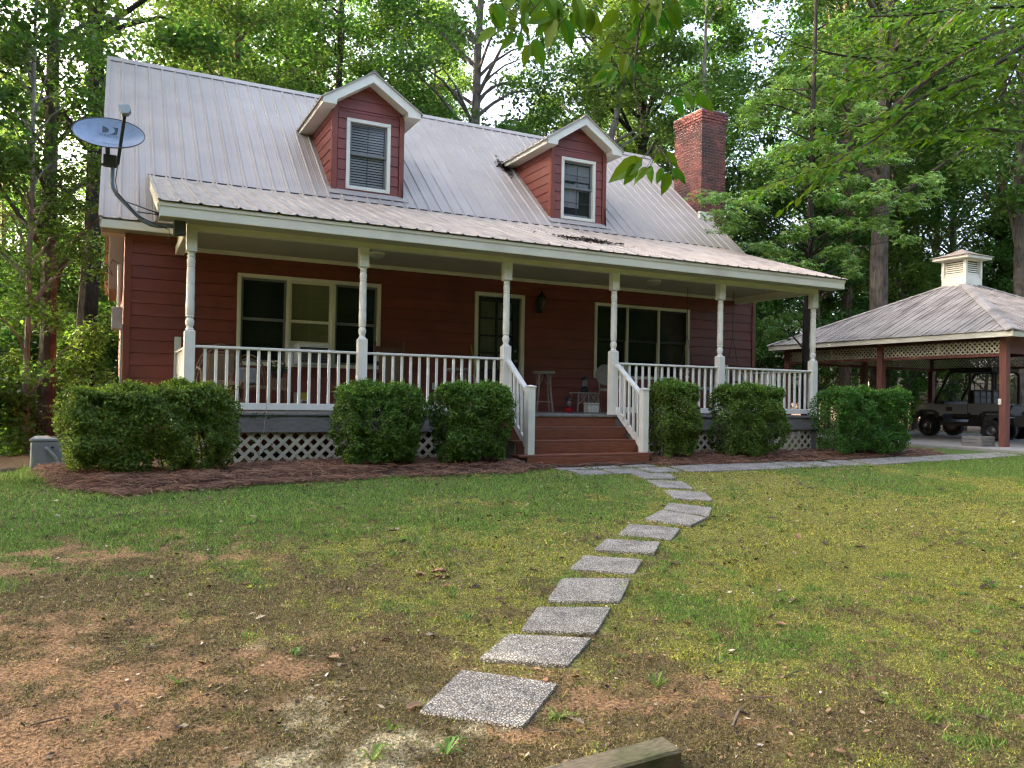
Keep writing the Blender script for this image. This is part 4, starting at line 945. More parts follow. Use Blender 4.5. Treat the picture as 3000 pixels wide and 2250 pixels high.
for sx in (-1, 1):
    for y0, y1 in ((-.2,-.3), (.1,.2)): MB().tube([(sx*.15,y0,.44),(sx*.2,y1,.01)], [.018,.022], 7).build('leg', PINK, rc)
    MB().tube([(sx*.12,.12,.46),(sx*.14,.15,.62)], .014, 6).build('back_support', PINK, rc)
# porch swing
sg = thing('porch_swing', 'wooden porch swing with white cushions hanging at the right end of the porch', 'porch swing', (10.4, 1.35, .45))
for i in range(4): MB().bbox(-.62, -.26+i*.13, 0, .62, -.15+i*.13, .025).build('seat_slat', WOOD, sg)
for i in range(4): MB().bbox(-.62, .26+i*.02, .10+i*.12, .62, .285+i*.02, .19+i*.12).build('back_slat', WOOD, sg)
for sx in (-1, 1):
    MB().bbox(sx*.60-.03, -.28, .22, sx*.60+.03, .3, .25).build('arm', WOOD, sg); MB().bbox(sx*.60-.025, -.27, 0, sx*.60+.025, -.22, .22).build('arm_post', WOOD, sg)
    for y in (-.25, .3): MB().tube([(sx*.62,y,.24),(sx*.62,.02,1.2),(sx*.62,.02,2.2)], .006, 5).build('chain', DARKM, sg)
for x, w_ in ((-.3,.28),(.28,.28)): MB().bbox(x-w_, -.2, .025, x+w_, .22, .11, .04).build('cushion', PL, sg)
ck = thing('white_seat_back', 'white round-topped chair back beyond the swing at the porch end', 'chair', (11.05, 1.55, 0))
MB().prism([(-.13,.45),(.13,.45),(.14,1.0),(.09,1.07),(-.09,1.07),(-.14,1.0)], 'y', .1, .14).build('backrest', WHITE, ck); MB().bbox(-.22, -.3, .40, .22, .12, .45, .01).build('seat', WHITE, ck)
for sx in (-1, 1):
    for y in (-.27, .1): MB().bbox(sx*.19-.02, y-.02, 0, sx*.19+.02, y+.02, .4).build('leg', WHITE, ck)
tag(MB().bbox(4.45, W-.045, .40, 4.53, W-.019, .53, .004).build('outlet_cover', WHITE), 'white outlet cover low on the red wall left of the door', 'outlet')
# condenser, meter box and conduit on the left side
cdn = thing('condenser_unit', 'grey air-conditioning condenser on the ground left of the long hedge', 'condenser', (-1.51, 2.42, -.97)); 
CDM = mat('condenser_grey', (.20,.215,.24), .5, .06, 5); 
cdn.scale = (1, 1, .90); MB().bbox(-.5, -.42, .02, .45, .42, .52, .02).build('cabinet', CDM, cdn); MB().bbox(-.51, -.43, .523, .46, .43, .57, .015).build('lid', mat('condenser_lid', (.30,.325,.37), .4, .05, 5), cdn)
MB().lathe([(.30,.571),(.30,.585),(.28,.585),(.28,.575)], -.02, 0, 28).build('fan_ring', BLACK, cdn); MB().lathe([(.27,.572),(.27,.574)], -.02, 0, 24).build('fan_grille', BLACK, cdn)
MB().tube([(-.30,-.424,.42),(-.27,-.45,.40),(-.18,-.46,.28),(-.10,-.46,.12),(-.04,-.46,.0)], .022, 8).build('conduit', mat('conduit_grey', (.26,.28,.30), .4), cdn)
MB().box(.02, -.426, .24, .19, -.4215, .46).build('label_plate', mat('paper_label', (.60,.64,.70), .5), cdn); MB().lathe([(.02,0),(.02,.004)], n=12, axis='y', o=(-.21,-.426,.42)).build('knockout', BLACK, cdn)
mt = thing('meter_box', 'pale electric meter box with wires on the left gable wall', 'meter box', (XL-.07, 2.75, 1.5))
MB().bbox(-.10, -.15, -.22, .06, .15, .14, .01).build('cabinet', mat('meter_grey', (.45,.45,.42), .5), mt); MB().tube([(0,-.02,.14),(0,-.02,.85)], .03, 8).build('mast_pipe', CREAM, mt)
MB().tube([(0,-.02,.85),(-.1,-.03,.92),(-.16,-.05,.80),(-.10,-.05,.66),(-.18,-.06,.72),(-.26,-.02,.83)], .009, 5).build('service_loop', BLACK, mt)
tag(MB().bbox(XL-.03, W+.02, -.9, XL-.002, W+.07, 1.35, .004).build('conduit_strip', mat('pale_green_pipe', (.25,.33,.30), .5)), 'pale green conduit up the left corner of the house', 'conduit')
# ================================================================ ground
rng = np.random.default_rng(11)
def sstep(a, b, t): u = np.clip((t-a)/(b-a), 0, 1); return u*u*(3-2*u)
class VN:          # smooth value noise
    def __init__(s, seed): s.t = np.random.default_rng(seed).random((256, 256))
    def __call__(s, x, y):
        x0 = np.floor(x).astype(int); y0 = np.floor(y).astype(int); u = x-x0; v = y-y0; u = u*u*(3-2*u); v = v*v*(3-2*v); t = s.t
        a, b, c, d = t[x0 % 256, y0 % 256], t[(x0+1) % 256, y0 % 256], t[x0 % 256, (y0+1) % 256], t[(x0+1) % 256, (y0+1) % 256]
        return (a*(1-u)+b*u)*(1-v)+(c*(1-u)+d*u)*v
def fbm(seed, x, y, sc, oc=4):
    r = 0; am = .5; n = VN(seed)
    for o in range(oc): r = r+am*n(x*sc*2**o+17.3*o, y*sc*2**o+5.1*o); am *= .5
    return r/(1-.5**oc)
def ground(x, y):
    x = np.asarray(x, float); y = np.asarray(y, float)
    z = -.80+.08*(np.minimum(y, -1)+1); z = np.maximum(z, -1.9)
    z = z-.35*sstep(-1, -3, x)*sstep(-.5, 2.5, y)
    z = z+.035*(fbm(1, x, y, .45, 3)-.5)*sstep(-1.2, -3, y)+.018*(fbm(2, x, y, 2.2, 3)-.5)*sstep(-1., -2, y)
    far = sstep(14, 60, np.hypot(x-6, y))
    return z+far*1.5*(fbm(3, x, y, .02, 3)-.5)
LBL = {'G': [(-1.5,-2.54),(-.67,-3.16),(.77,-2.57),(1.94,-2.26),(1.99,-3.79),(3.68,-2.6),(4.65,-2.12),(2.39,-4.1),(-1.4,-4.03),(-.32,-4.16),(.79,-3.71),(5.13,-2.55),(4.0,-3.79),(13.64,-2.29),(10.07,-3.09),(3.21,-9.23),(3.12,-7.45),(-1.1,-1.92),(-1.78,-2.89),(14.79,-2.46),(3.19,-7.28),(3.37,-9.08),(-3,-1),(-4,-2),(16,-2.5),(17,-1.6)],
 'Y': [(2.02,-4.96),(2.75,-4.98),(3.88,-4.47),(1.81,-5.93),(2.57,-5.74),(7.19,-3.93),(8.03,-4.7),(9.45,-5.02),(5.44,-5.29),(5.74,-5.97),(6.43,-6.52),(6.33,-7.28),(4.35,-6.69),(4.26,-5.56),(4.62,-7.41),(3.96,-7.53),(4.88,-7.83),(3.49,-7.05),(2.58,-7.08),(2.21,-7.82),(1.61,-6.76),(1.25,-6.34),(1.36,-5.53),(2.99,-8.01),(3.99,-8.59),(3.39,-8.38),(3.09,-8.92),(6.06,-3.39),(7.88,-2.3),(.96,-4.83),(12,-4),(11,-6)],
 'B': [(2.2,-8.5),(2.6,-8.6),(3.0,-8.68),(3.35,-8.74),(2.0,-8.7),(2.8,-8.62),(3.9,-8.85),(-.72,-5.17),(-.1,-5.47),(.64,-5.32),(.1,-6.27),(-.5,-6.5),(.26,-6.92),(-1.02,-5.91),(.66,-7.05),(-.09,-7.34),(.34,-7.62),(-.58,-7.56),(.03,-7.88),(-1.0,-6.83),(.88,-7.28),(.69,-7.75),(1.72,-7.79),(1.37,-8.53),(1.83,-8.5),(2.43,-8.56),(2.86,-8.66),(3.78,-8.73),(1.79,-8.88),(2.26,-8.87),(-1.31,-5.43),(-1.34,-6.37),(1.99,-7.08),(2.7,-8.93),(.55,-8.4),(-.42,-8.03),(0,-9.5),(2,-10)],
 'C': [(-1.48,-4.7),(-.78,-4.49),(-.03,-4.63),(-1.01,-6.48),(-.81,-6.32),(-1.26,-6.17),(-1.1,-7.1),(-.88,-7.06),(-.65,-6.95),(-1.35,-6.77),(-.79,-7.72),(1.69,-8.28),(1.54,-8.05),(2.03,-8.17),(2.0,-8.48),(.91,-8.41),(-1.17,-7.57),(-1.27,-7.3),(-.61,-7.96),(-.11,-7.14),(-2.5,-7)],
 'S': [(.1,-8.05),(.35,-8.0),(-.08,-8.16),(.22,-8.19),(.52,-8.01)]}
def cover(x, y):     # weights of grass, yellow moss, brown thatch, bare clay, pale sawdust
    sh = x.shape; x = x.ravel(); y = y.ravel()
    jx = x+.55*(fbm(21, x, y, 1.3, 4)-.5); jy = y+.55*(fbm(22, x, y, 1.3, 4)-.5)
    out = []
    for kx in 'GYBCS':
        p = np.array(LBL[kx]); d2 = ((jx[:, None]-p[None, :, 0])**2+(jy[:, None]-p[None, :, 1])**2)
        sg = .14 if kx in 'CS' else .40
        out.append((1/(d2+sg*sg)**2.0).sum(1)*(.085 if kx == 'C' else .07 if kx == 'S' else 1.35 if kx == 'B' else 1.))
    o = np.array(out); o = o*np.array([(fbm(30+i, x, y, 2.4, 4)**4)*(fbm(60+i, x, y, 10, 3)**4.2) for i in range(5)]); o /= o.sum(0)
    return o.reshape((5,)+sh)
xs = np.unique(np.concatenate([np.array([-500,-300,-180,-110,-70,-45,-30,-22,-16,-12,-9]), np.arange(-7, -2.5, .25), np.arange(-2.5, 9, .055), np.arange(9, 19, .12), np.arange(19, 30, .8), np.array([32,36,42,50,65,90,140,220,340,500])]))
ys = np.unique(np.concatenate([np.array([-300,-150,-80,-45,-28,-20,-16,-14,-12.5]), np.arange(-12, -9.6, .2), np.arange(-9.6, -2.6, .05), np.arange(-2.6, 1.0, .08), np.arange(1, 8, .5), np.arange(8, 40, 3), np.array([45,60,80,110,150,220,330,500])]))
GX, GY = np.meshgrid(xs, ys, indexing='ij'); cv = cover(GX, GY)
CC = np.array([(.120,.185,.045), (.25,.24,.070), (.145,.110,.052), (.345,.205,.105), (.50,.43,.27)])
gc = np.einsum('kij,kc->ijc', cv, CC)
wood = sstep(2.0, 4.5, GY)*(1-sstep(16.8, 17.3, GX)*(1-sstep(7.6, 8.5, GY)))   # leaf-litter under the trees
wood = np.maximum(wood, sstep(-6, -9, GX)*sstep(-2.5, -.5, GY))
gc = gc*(1-wood[..., None])+np.array((.085,.055,.030))*wood[..., None]
bed = sstep(-1.95, -1.6, GY+.25*(fbm(5, GX, GY, 1.2)-.5)+.3*sstep(1., 5, GX)*-1+.0)*sstep(-2.2, -1.7, GX)*(1-sstep(14.2, 14.8, GX))
def relief(x, y): return .012*(fbm(41, x, y, 6, 3)-.5)+.010*(fbm(42, x, y, 18, 2)-.5)
GZ = ground(GX, GY)+relief(GX, GY)*((GX > -3) & (GX < 19) & (GY > -10) & (GY < 1))
nx_, ny_ = GX.shape; idx = np.arange(nx_*ny_).reshape(nx_, ny_)
Pq = np.stack([idx[:-1,:-1], idx[1:,:-1], idx[1:,1:], idx[:-1,1:]], -1).reshape(-1, 4)
me = np_mesh('lawn', np.stack([GX, GY, GZ], -1).reshape(-1, 3), Pq, gc.reshape(-1, 3)); me.polygons.foreach_set('use_smooth', [True]*len(me.polygons))
gm = bpy.data.materials.new('lawn_ground'); gm.use_nodes = True; N = gm.node_tree.nodes; L = gm.node_tree.links; b = N['Principled BSDF']; b.inputs['Roughness'].default_value = .95; b.inputs['Specular IOR Level'].default_value = .12
at_ = N.new('ShaderNodeAttribute'); at_.attribute_name = 'Col'; ge = N.new('ShaderNodeNewGeometry')
def nz(sc, det=4):
    n = N.new('ShaderNodeTexNoise'); n.inputs['Scale'].default_value = sc; n.inputs['Detail'].default_value = det; L.new(ge.outputs['Position'], n.inputs['Vector']); return n
n1, n2, n3 = nz(55), nz(190, 3), nz(7)
m1 = N.new('ShaderNodeMapRange'); m1.inputs[1].default_value = .3; m1.inputs[2].default_value = .72; m1.inputs[3].default_value = .3; m1.inputs[4].default_value = 1.7; L.new(n1.outputs[0], m1.inputs[0])
m2 = N.new('ShaderNodeMapRange'); m2.inputs[1].default_value = .3; m2.inputs[2].default_value = .7; m2.inputs[3].default_value = .5; m2.inputs[4].default_value = 1.5; L.new(n2.outputs[0], m2.inputs[0])
mm = N.new('ShaderNodeMath'); mm.operation = 'MULTIPLY'; L.new(m1.outputs[0], mm.inputs[0]); L.new(m2.outputs[0], mm.inputs[1])
vs_ = N.new('ShaderNodeVectorMath'); vs_.operation = 'SCALE'; L.new(at_.outputs['Color'], vs_.inputs[0]); L.new(mm.outputs[0], vs_.inputs['Scale'])
m3 = N.new('ShaderNodeMapRange'); m3.inputs[1].default_value = .58; m3.inputs[2].default_value = .74; m3.inputs[4].default_value = .75; L.new(n1.outputs['Color'], m3.inputs[0])
mx = N.new('ShaderNodeMix'); mx.data_type = 'RGBA'; L.new(m3.outputs[0], mx.inputs[0]); L.new(vs_.outputs[0], mx.inputs[6]); mx.inputs[7].default_value = (.07,.05,.028,1); L.new(mx.outputs[2], b.inputs['Base Color'])
bp = N.new('ShaderNodeBump'); bp.inputs['Strength'].default_value = .9; bp.inputs['Distance'].default_value = .02; L.new(n1.outputs[0], bp.inputs['Height'])
bp2 = N.new('ShaderNodeBump'); bp2.inputs['Strength'].default_value = .6; bp2.inputs['Distance'].default_value = .008; L.new(n2.outputs[0], bp2.inputs['Height']); L.new(bp.outputs[0], bp2.inputs['Normal']); L.new(bp2.outputs[0], b.inputs['Normal'])
kind(ob('lawn', me, gm), 'structure')

# colour-attribute material for blades and needles
def attrmat(name, trans=.25, rough=.7):
    m = bpy.data.materials.new(name); m.use_nodes = True; N = m.node_tree.nodes; L = m.node_tree.links; b = N['Principled BSDF']; b.inputs['Roughness'].default_value = rough; b.inputs['Specular IOR Level'].default_value = .25
    a = N.new('ShaderNodeAttribute'); a.attribute_name = 'Col'; L.new(a.outputs['Color'], b.inputs['Base Color'])
    t = N.new('ShaderNodeBsdfTranslucent'); L.new(a.outputs['Color'], t.inputs[0]); x = N.new('ShaderNodeMixShader'); x.inputs[0].default_value = trans
    L.new(b.outputs[0], x.inputs[1]); L.new(t.outputs[0], x.inputs[2]); L.new(x.outputs[0], N['Material Output'].inputs[0]); return m
GRM = attrmat('grass_blade')
# stepping stones first (grass keeps off them) -------------------------------------------------
STNC = [[(0.921, -7.518), (1.369, -7.875), (0.947, -8.252), (0.51, -7.913)], [(1.426, -7.122), (1.917, -7.366), (1.547, -7.69), (1.068, -7.416)], [(1.868, -6.691), (2.407, -6.864), (1.989, -7.299), (1.53, -7.089)], [(2.409, -6.125), (2.982, -6.297), (2.535, -6.785), (2.0, -6.593)], [(2.964, -5.58), (3.43, -5.856), (3.098, -6.181), (2.599, -5.911)], [(3.491, -5.149), (3.948, -5.432), (3.628, -5.754), (3.138, -5.453)], [(4.096, -4.685), (4.542, -4.992), (4.132, -5.372), (3.681, -5.065)], [(4.932, -4.159), (5.175, -4.683), (4.724, -4.954), (4.42, -4.5)], [(5.33, -3.77), (5.72, -4.141), (5.278, -4.594), (4.957, -4.145)], [(5.811, -3.063), (6.328, -3.296), (6.024, -3.807), (5.559, -3.591)], [(6.031, -2.372), (6.582, -2.486), (6.37, -3.013), (5.879, -2.878)], [(6.151, -1.776), (6.779, -1.928), (6.614, -2.326), (6.118, -2.209)]]   # corners: back left, back right, front right, front left
STN = []
for q in STNC:
    cx_, cy_ = sum(k[0] for k in q)/4, sum(k[1] for k in q)/4; an = math.atan2(q[1][1]-q[0][1]+q[2][1]-q[3][1], q[1][0]-q[0][0]+q[2][0]-q[3][0])
    STN.append((cx_, cy_, math.degrees(an), .56, .56))
ROWS = [(5.42,-1.18,0,.55,.36),(6.03,-1.16,1,.56,.36),(6.72,-1.12,-2,.6,.36),(5.55,-1.60,0,.56,.40),(6.20,-1.60,-1,.60,.40),(6.86,-1.58,1,.58,.42)]
PATH = []
pp = [(7.55,-1.58),(9.18,-1.55),(10.45,-1.52),(11.87,-1.45),(13.49,-1.33),(15.31,-1.2),(17.13,-1.05)]
for (xa_, ya_), (xb_, yb_) in zip(pp[:-1], pp[1:]):
    n = round((xb_-xa_)/.62)
    for i in range(n): PATH.append((xa_+(xb_-xa_)*i/n, ya_+(yb_-ya_)*i/n+random.uniform(-.03,.03), random.uniform(-4,6), .57, .55))
STM = bpy.data.materials.new('exposed_aggregate'); STM.use_nodes = True; N = STM.node_tree.nodes; L = STM.node_tree.links; b = N['Principled BSDF']; b.inputs['Roughness'].default_value = .75
ge = N.new('ShaderNodeNewGeometry'); vo = N.new('ShaderNodeTexVoronoi'); vo.inputs['Scale'].default_value = 62; vo.feature = 'F1'; L.new(ge.outputs['Position'], vo.inputs['Vector'])
vd = N.new('ShaderNodeTexVoronoi'); vd.inputs['Scale'].default_value = 62; vd.feature = 'DISTANCE_TO_EDGE'; L.new(ge.outputs['Position'], vd.inputs['Vector'])
cr = N.new('ShaderNodeValToRGB'); e = cr.color_ramp.elements; e[0].position = 0; e[0].color = (.38,.33,.26,1); e[1].position = 1; e[1].color = (.85,.81,.73,1)
for ps, c_ in ((.3,(.68,.62,.53,1)), (.55,(.76,.70,.60,1)), (.75,(.56,.54,.51,1))): q = e.new(ps); q.color = c_
sp_ = N.new('ShaderNodeSeparateColor'); L.new(vo.outputs['Color'], sp_.inputs[0]); L.new(sp_.outputs[0], cr.inputs[0])
mr_ = N.new('ShaderNodeMapRange'); mr_.inputs[1].default_value = .02; mr_.inputs[2].default_value = .20; L.new(vd.outputs['Distance'], mr_.inputs[0])
mx = N.new('ShaderNodeMix'); mx.data_type = 'RGBA'; L.new(mr_.outputs[0], mx.inputs[0]); mx.inputs[6].default_value = (.125,.112,.095,1); L.new(cr.outputs[0], mx.inputs[7])
nn_ = N.new('ShaderNodeTexNoise'); nn_.inputs['Scale'].default_value = 5; nn_.inputs['Detail'].default_value = 6; L.new(ge.outputs['Position'], nn_.inputs['Vector'])
mr2 = N.new('ShaderNodeMapRange'); mr2.inputs[1].default_value = .3; mr2.inputs[2].default_value = .75; mr2.inputs[3].default_value = .62; mr2.inputs[4].default_value = 1.1; L.new(nn_.outputs[0], mr2.inputs[0])
vv_ = N.new('ShaderNodeVectorMath'); vv_.operation = 'SCALE'; L.new(mx.outputs[2], vv_.inputs[0]); L.new(mr2.outputs[0], vv_.inputs['Scale']); L.new(vv_.outputs[0], b.inputs['Base Color'])
bp = N.new('ShaderNodeBump'); bp.inputs['Strength'].default_value = .8; bp.inputs['Distance'].default_value = .008; L.new(mr_.outputs[0], bp.inputs['Height']); L.new(bp.outputs[0], b.inputs['Normal'])
ORD = ['nearest','second','third','fourth','fifth','sixth','seventh','eighth','ninth','tenth','eleventh','twelfth']
def slab_mesh(wd, dp, seed, cs=None):
    rr = random.Random(seed); m = MB(); n = 7; top = []
    # slightly irregular rounded outline
    out = []
    for cx_, cy_ in ((-1,-1),(1,-1),(1,1),(-1,1)):
        pass
    cs = cs or [(-wd/2,-dp/2),(wd/2,-dp/2),(wd/2,dp/2),(-wd/2,dp/2)]
    for i in range(4):
        a_, b_ = cs[i], cs[(i+1) % 4]
        for t in range(n):
            f_ = t/n; x = a_[0]+(b_[0]-a_[0])*f_; y = a_[1]+(b_[1]-a_[1])*f_; k = 1+(rr.uniform(-.016, .006) if t else rr.uniform(-.03,-.012)); out.append((x*k, y*k))
    k = len(out)
    vs = [(x*.985, y*.985, 0) for x, y in out]+[(x, y, -.012) for x, y in out]+[(x*.995, y*.995, -.06) for x, y in out]
    fs = [tuple(range(k))]+[(j*k+(i+1) % k, j*k+i, (j+1)*k+i, (j+1)*k+(i+1) % k) for j in range(2) for i in range(k)]
    return m.add(vs, fs).mesh('stepping_stone')
def put_stone(q, lab, grp, seed, lift=.03, cn=None):
    x, y, an, wd, dp = q; z = float(ground(x, y)); cs = None
    if cn:
        ca, sa = math.cos(R(an)), math.sin(R(an)); cs = [((u-x)*ca+(v-y)*sa, -(u-x)*sa+(v-y)*ca) for u, v in (cn[3], cn[2], cn[1], cn[0])]
    o = ob('stepping_stone', slab_mesh(wd, dp, seed, cs), STM)
    gx = (float(ground(x+.25, y))-float(ground(x-.25, y)))/.5; gy = (float(ground(x, y+.25))-float(ground(x, y-.25)))/.5
    nrm = Vector((-gx+random.uniform(-.012,.012), -gy+random.uniform(-.012,.012), 1)).normalized(); qd = Vector((0,0,1)).rotation_difference(nrm)
    o.rotation_mode = 'QUATERNION'; o.rotation_quaternion = qd @ Matrix.Rotation(R(an), 3, 'Z').to_quaternion(); o.location = (x, y, z+lift); tag(o, lab, 'stepping stone', grp)
for i, q in enumerate(STN): put_stone(q, ('pebbled stepping stone nearest the timber, first of the curving single file' if i == 0 else f'{ORD[i]} pebbled stepping stone from the timber in the curving single file'), 'curving stepping stones across the lawn', i, .022, STNC[i])
POSR = ['left','middle','right']
for i, q in enumerate(ROWS): put_stone(q, f'pebbled paving slab, {POSR[i % 3]} of the three '+('touching the bottom step' if i < 3 else 'in the second row before the steps'), 'paving slabs at the foot of the steps', 40+i, .02)
NUM = ['first','second','third','fourth','fifth','sixth','seventh','eighth','ninth','tenth','eleventh','twelfth','thirteenth','fourteenth','fifteenth','sixteenth','seventeenth']
for i, q in enumerate(PATH): put_stone(q, f'{NUM[min(i,16)]} pebbled slab right of the steps in the path to the carport', 'paving slabs of the path along the hedge', 60+i, .022)
ALLST = np.array([(q[0], q[1], R(q[2]), q[3]/2, q[4]/2) for q in STN+ROWS+PATH])
def off_stones(x, y, pad=-.012):
    ok = np.ones(len(x), bool)
    for sx, sy, a, hw, hd in ALLST:
        dx, dy = x-sx, y-sy; u = dx*math.cos(a)+dy*math.sin(a); v = -dx*math.sin(a)+dy*math.cos(a); ok &= ~((abs(u) < hw+pad) & (abs(v) < hd+pad))
    return ok
def in_view(x, y, z, m=60):
    d = np.stack([x-CAM.x, y-CAM.y, z-CAM.z], -1); zc_ = d @ np.array(fw); u = 1500+F*(d @ np.array(rt))/np.maximum(zc_, .1); v = 1125-F*(d @ np.array(up))/np.maximum(zc_, .1)
    return (zc_ > .5) & (u > -m) & (u < 3000+m) & (v < 2250+m)
# mulch bed of pine straw, as a raised lumpy strip
def bed_front(x): return np.interp(x, [-2.2,-1.9,-1.7,-1.45,-.83,.0,.77,2.6,4.4,4.66,7.1,7.4,9.9,13,14.6,15.2], [1.5,.9,-.6,-1.5,-2.0,-1.82,-1.62,-1.42,-1.45,-1.2,-1.1,-1.28,-1.22,-1.12,-.95,-.6])
bx = np.arange(-2.2, 15.2, .08); by = np.linspace(0, 1, 22)
BX, BT = np.meshgrid(bx, by, indexing='ij'); f0 = bed_front(BX); back = np.where(BX < -.1, 1.7, np.where((BX > 4.7) & (BX < 7.12), f0+.05, np.where(BX > 12.1, .9, .15)))
BY = f0+(back-f0)*BT+.06*(fbm(51, BX, BX*0, 2.5)-.5)
edge = np.minimum(np.minimum(BT*6, 1), np.minimum((BX+2.2)*2, (15.2-BX)*2)); edge = np.clip(edge, 0, 1)
BZ = ground(BX, BY)-.03+edge*(.075+.07*(fbm(52, BX, BY, 2.2, 3)-.3))
nb_, mb_ = BX.shape; ib = np.arange(nb_*mb_).reshape(nb_, mb_)
me = np_mesh('mulch_bed', np.stack([BX, BY, BZ], -1).reshape(-1, 3), np.stack([ib[:-1,:-1], ib[1:,:-1], ib[1:,1:], ib[:-1,1:]], -1).reshape(-1, 4))
kind(ob('mulch_bed', me, mat('mulch_soil', (.085,.045,.030), .95, .4, 30, bump=.8, bscale=80)), 'structure')
def bedz(x, y):
    f0 = bed_front(x); t = np.clip((y-f0)/1.2, 0, 1)
    return ground(x, y)-.02+np.clip(t*6, 0, 1)*(.07+.07*(fbm(52, x, y, 2.2, 3)-.3))
n = 30000; x = rng.uniform(-2.2, 14.9, n); y = bed_front(x)-.08+rng.random(n)**1.2*1.5
cl = fbm(53, x, y, 1.6, 3); keep = (cl+rng.random(n)*.5 > .55) & (y < .35) & ~((x > 4.62) & (x < 7.2) & (y > -1.05)) & off_stones(x, y, .0); x, y = x[keep], y[keep]; n = len(x)
z = np.maximum(bedz(x, y), ground(x, y))+rng.random(n)*.05; ln_ = rng.uniform(.10, .26, n); an = rng.normal(.1, .8, n); tl = rng.normal(0, .16, n); cu_ = rng.normal(0, .35, n); wd = .0028
seg = []
for t in (0, .33, .66, 1):
    a2 = an+cu_*(t-.5); seg.append(np.stack([x+np.cos(a2)*ln_*(t-.5), y+np.sin(a2)*ln_*(t-.5), z+tl*ln_*(t-.5)+.02*np.sin(t*3.14)], -1))
V = []; 
sd_ = np.stack([-np.sin(an), np.cos(an), np.zeros(n)], -1)*wd; upz = np.array([0,0,.0035])
for s_ in seg: V += [s_-sd_, s_+sd_+upz]
V = np.stack(V, 1).reshape(-1, 3); bse = (np.arange(n)*8)[:, None]
Pn = np.concatenate([bse+np.array([0,1,3,2]), bse+np.array([2,3,5,4]), bse+np.array([4,5,7,6])]); 
cl_ = np.array([(.22,.105,.060),(.30,.155,.09),(.15,.068,.042),(.36,.22,.14),(.11,.05,.035)])[rng.integers(0, 5, n)]*rng.uniform(.7, 1.15, (n, 1))
kind(tag(ob('pine_straw', np_mesh('pine_straw', V, Pn, np.repeat(cl_, 8, 0)), attrmat('pine_needle', .1, .6)), 'reddish brown pine straw mulch heaped under the hedges', 'pine straw'), 'stuff')

# grass and moss blades -------------------------------------------------------------------------
def blades(n, x0, x1, y0, y1, size, seed):
    g = np.random.default_rng(seed); x = g.uniform(x0, x1, n); y = g.uniform(y0, y1, n); z = ground(x, y)
    k = in_view(x, y, z) & off_stones(x, y, -.018) & (y < np.where(x < -1.6, 9, bed_front(x)+.12)) & ~((x > 4.6) & (x < 7.2) & (y > -1.0)) & ~((x > 17.2) & (y > -4.2)); x, y, z = x[k], y[k], z[k]
    c = cover(x, y); r = g.random(len(x)); cs = np.cumsum(c, 0); ty = (r[None] > cs).sum(0).clip(0, 4)
    pk = np.array([1., 1., .85, .14, .35])[ty]; k = g.random(len(x)) < pk; x, y, z, ty = x[k], y[k], z[k], ty[k]; n = len(x)
    z = z+relief(x, y)-.002
    h = np.array([.024,.010,.011,.011,.011])[ty]*g.uniform(.5, 1.35, n)*size; wd = np.array([.0034,.0062,.0046,.004,.004])[ty]*size*g.uniform(.7, 1.3, n)
    tuft = (fbm(91, x, y, 4.5, 2) > .70) & (ty < 2); h = np.where(tuft, h*1.9, h); tall = (g.random(n) < .015) & (ty < 3); h = np.where(tall, h*2.2, h)
    an = g.uniform(0, 6.283, n); ln_ = g.normal(0, .55, (n, 2)); u = np.stack([np.cos(an)*wd, np.sin(an)*wd, 0*wd], -1); b0 = np.stack([x, y, z], -1)
    tp = b0+np.stack([ln_[:, 0]*h, ln_[:, 1]*h, h], -1); V = np.stack([b0-u, b0+u, tp], 1).reshape(-1, 3)
    c0 = np.array([(.205,.345,.065),(.45,.455,.095),(.255,.195,.085),(.42,.24,.12),(.70,.62,.38)])[ty]*g.uniform(.35, 1.5, (n, 1))
    bm2 = g.random(n); c0 = np.where(((ty == 2) & (bm2 < .25))[:, None], np.array((.46,.37,.21))*g.uniform(.6,1.3,(n,1)), c0); c0 = np.where(((ty == 2) & (bm2 > .25) & (bm2 < .5))[:, None], np.array((.23,.23,.07))*g.uniform(.5,1.4,(n,1)), c0); c0 = np.where(((ty == 2) & (bm2 > .85))[:, None], np.array((.09,.065,.04)), c0)
    alt = g.random(n); c0 = np.where(((alt < .16) & (ty < 3))[:, None], np.array((.30,.23,.11))*g.uniform(.3, 1.5, (n, 1)), c0); c0 = np.where(((alt > .92) & (ty == 2))[:, None], np.array((.24,.26,.06)), c0); c0 = np.where(((alt > .84) & (ty == 1))[:, None], np.array((.15,.23,.05)), c0)
    return V, np.repeat(c0, 3, 0)
A = [blades(400000, -2.2, 9.3, -9.4, -6.0, 1.0, 1), blades(260000, -2.6, 14.2, -6.0, -3.2, 1.15, 2), blades(130000, -4.5, 18.6, -3.2, -.9, 1.3, 3), blades(60000, -5.5, -1.0, -1.4, 3.4, 1.6, 4)]
V = np.concatenate([a[0] for a in A]); Cq = np.concatenate([a[1] for a in A])
kind(tag(ob('lawn_grass', np_mesh('lawn_grass', V, np.arange(len(V)).reshape(-1, 3), Cq), GRM), 'short patchy grass and yellow-green moss covering the sloping lawn', 'grass'), 'stuff')
print('grass tris', len(V)//3)
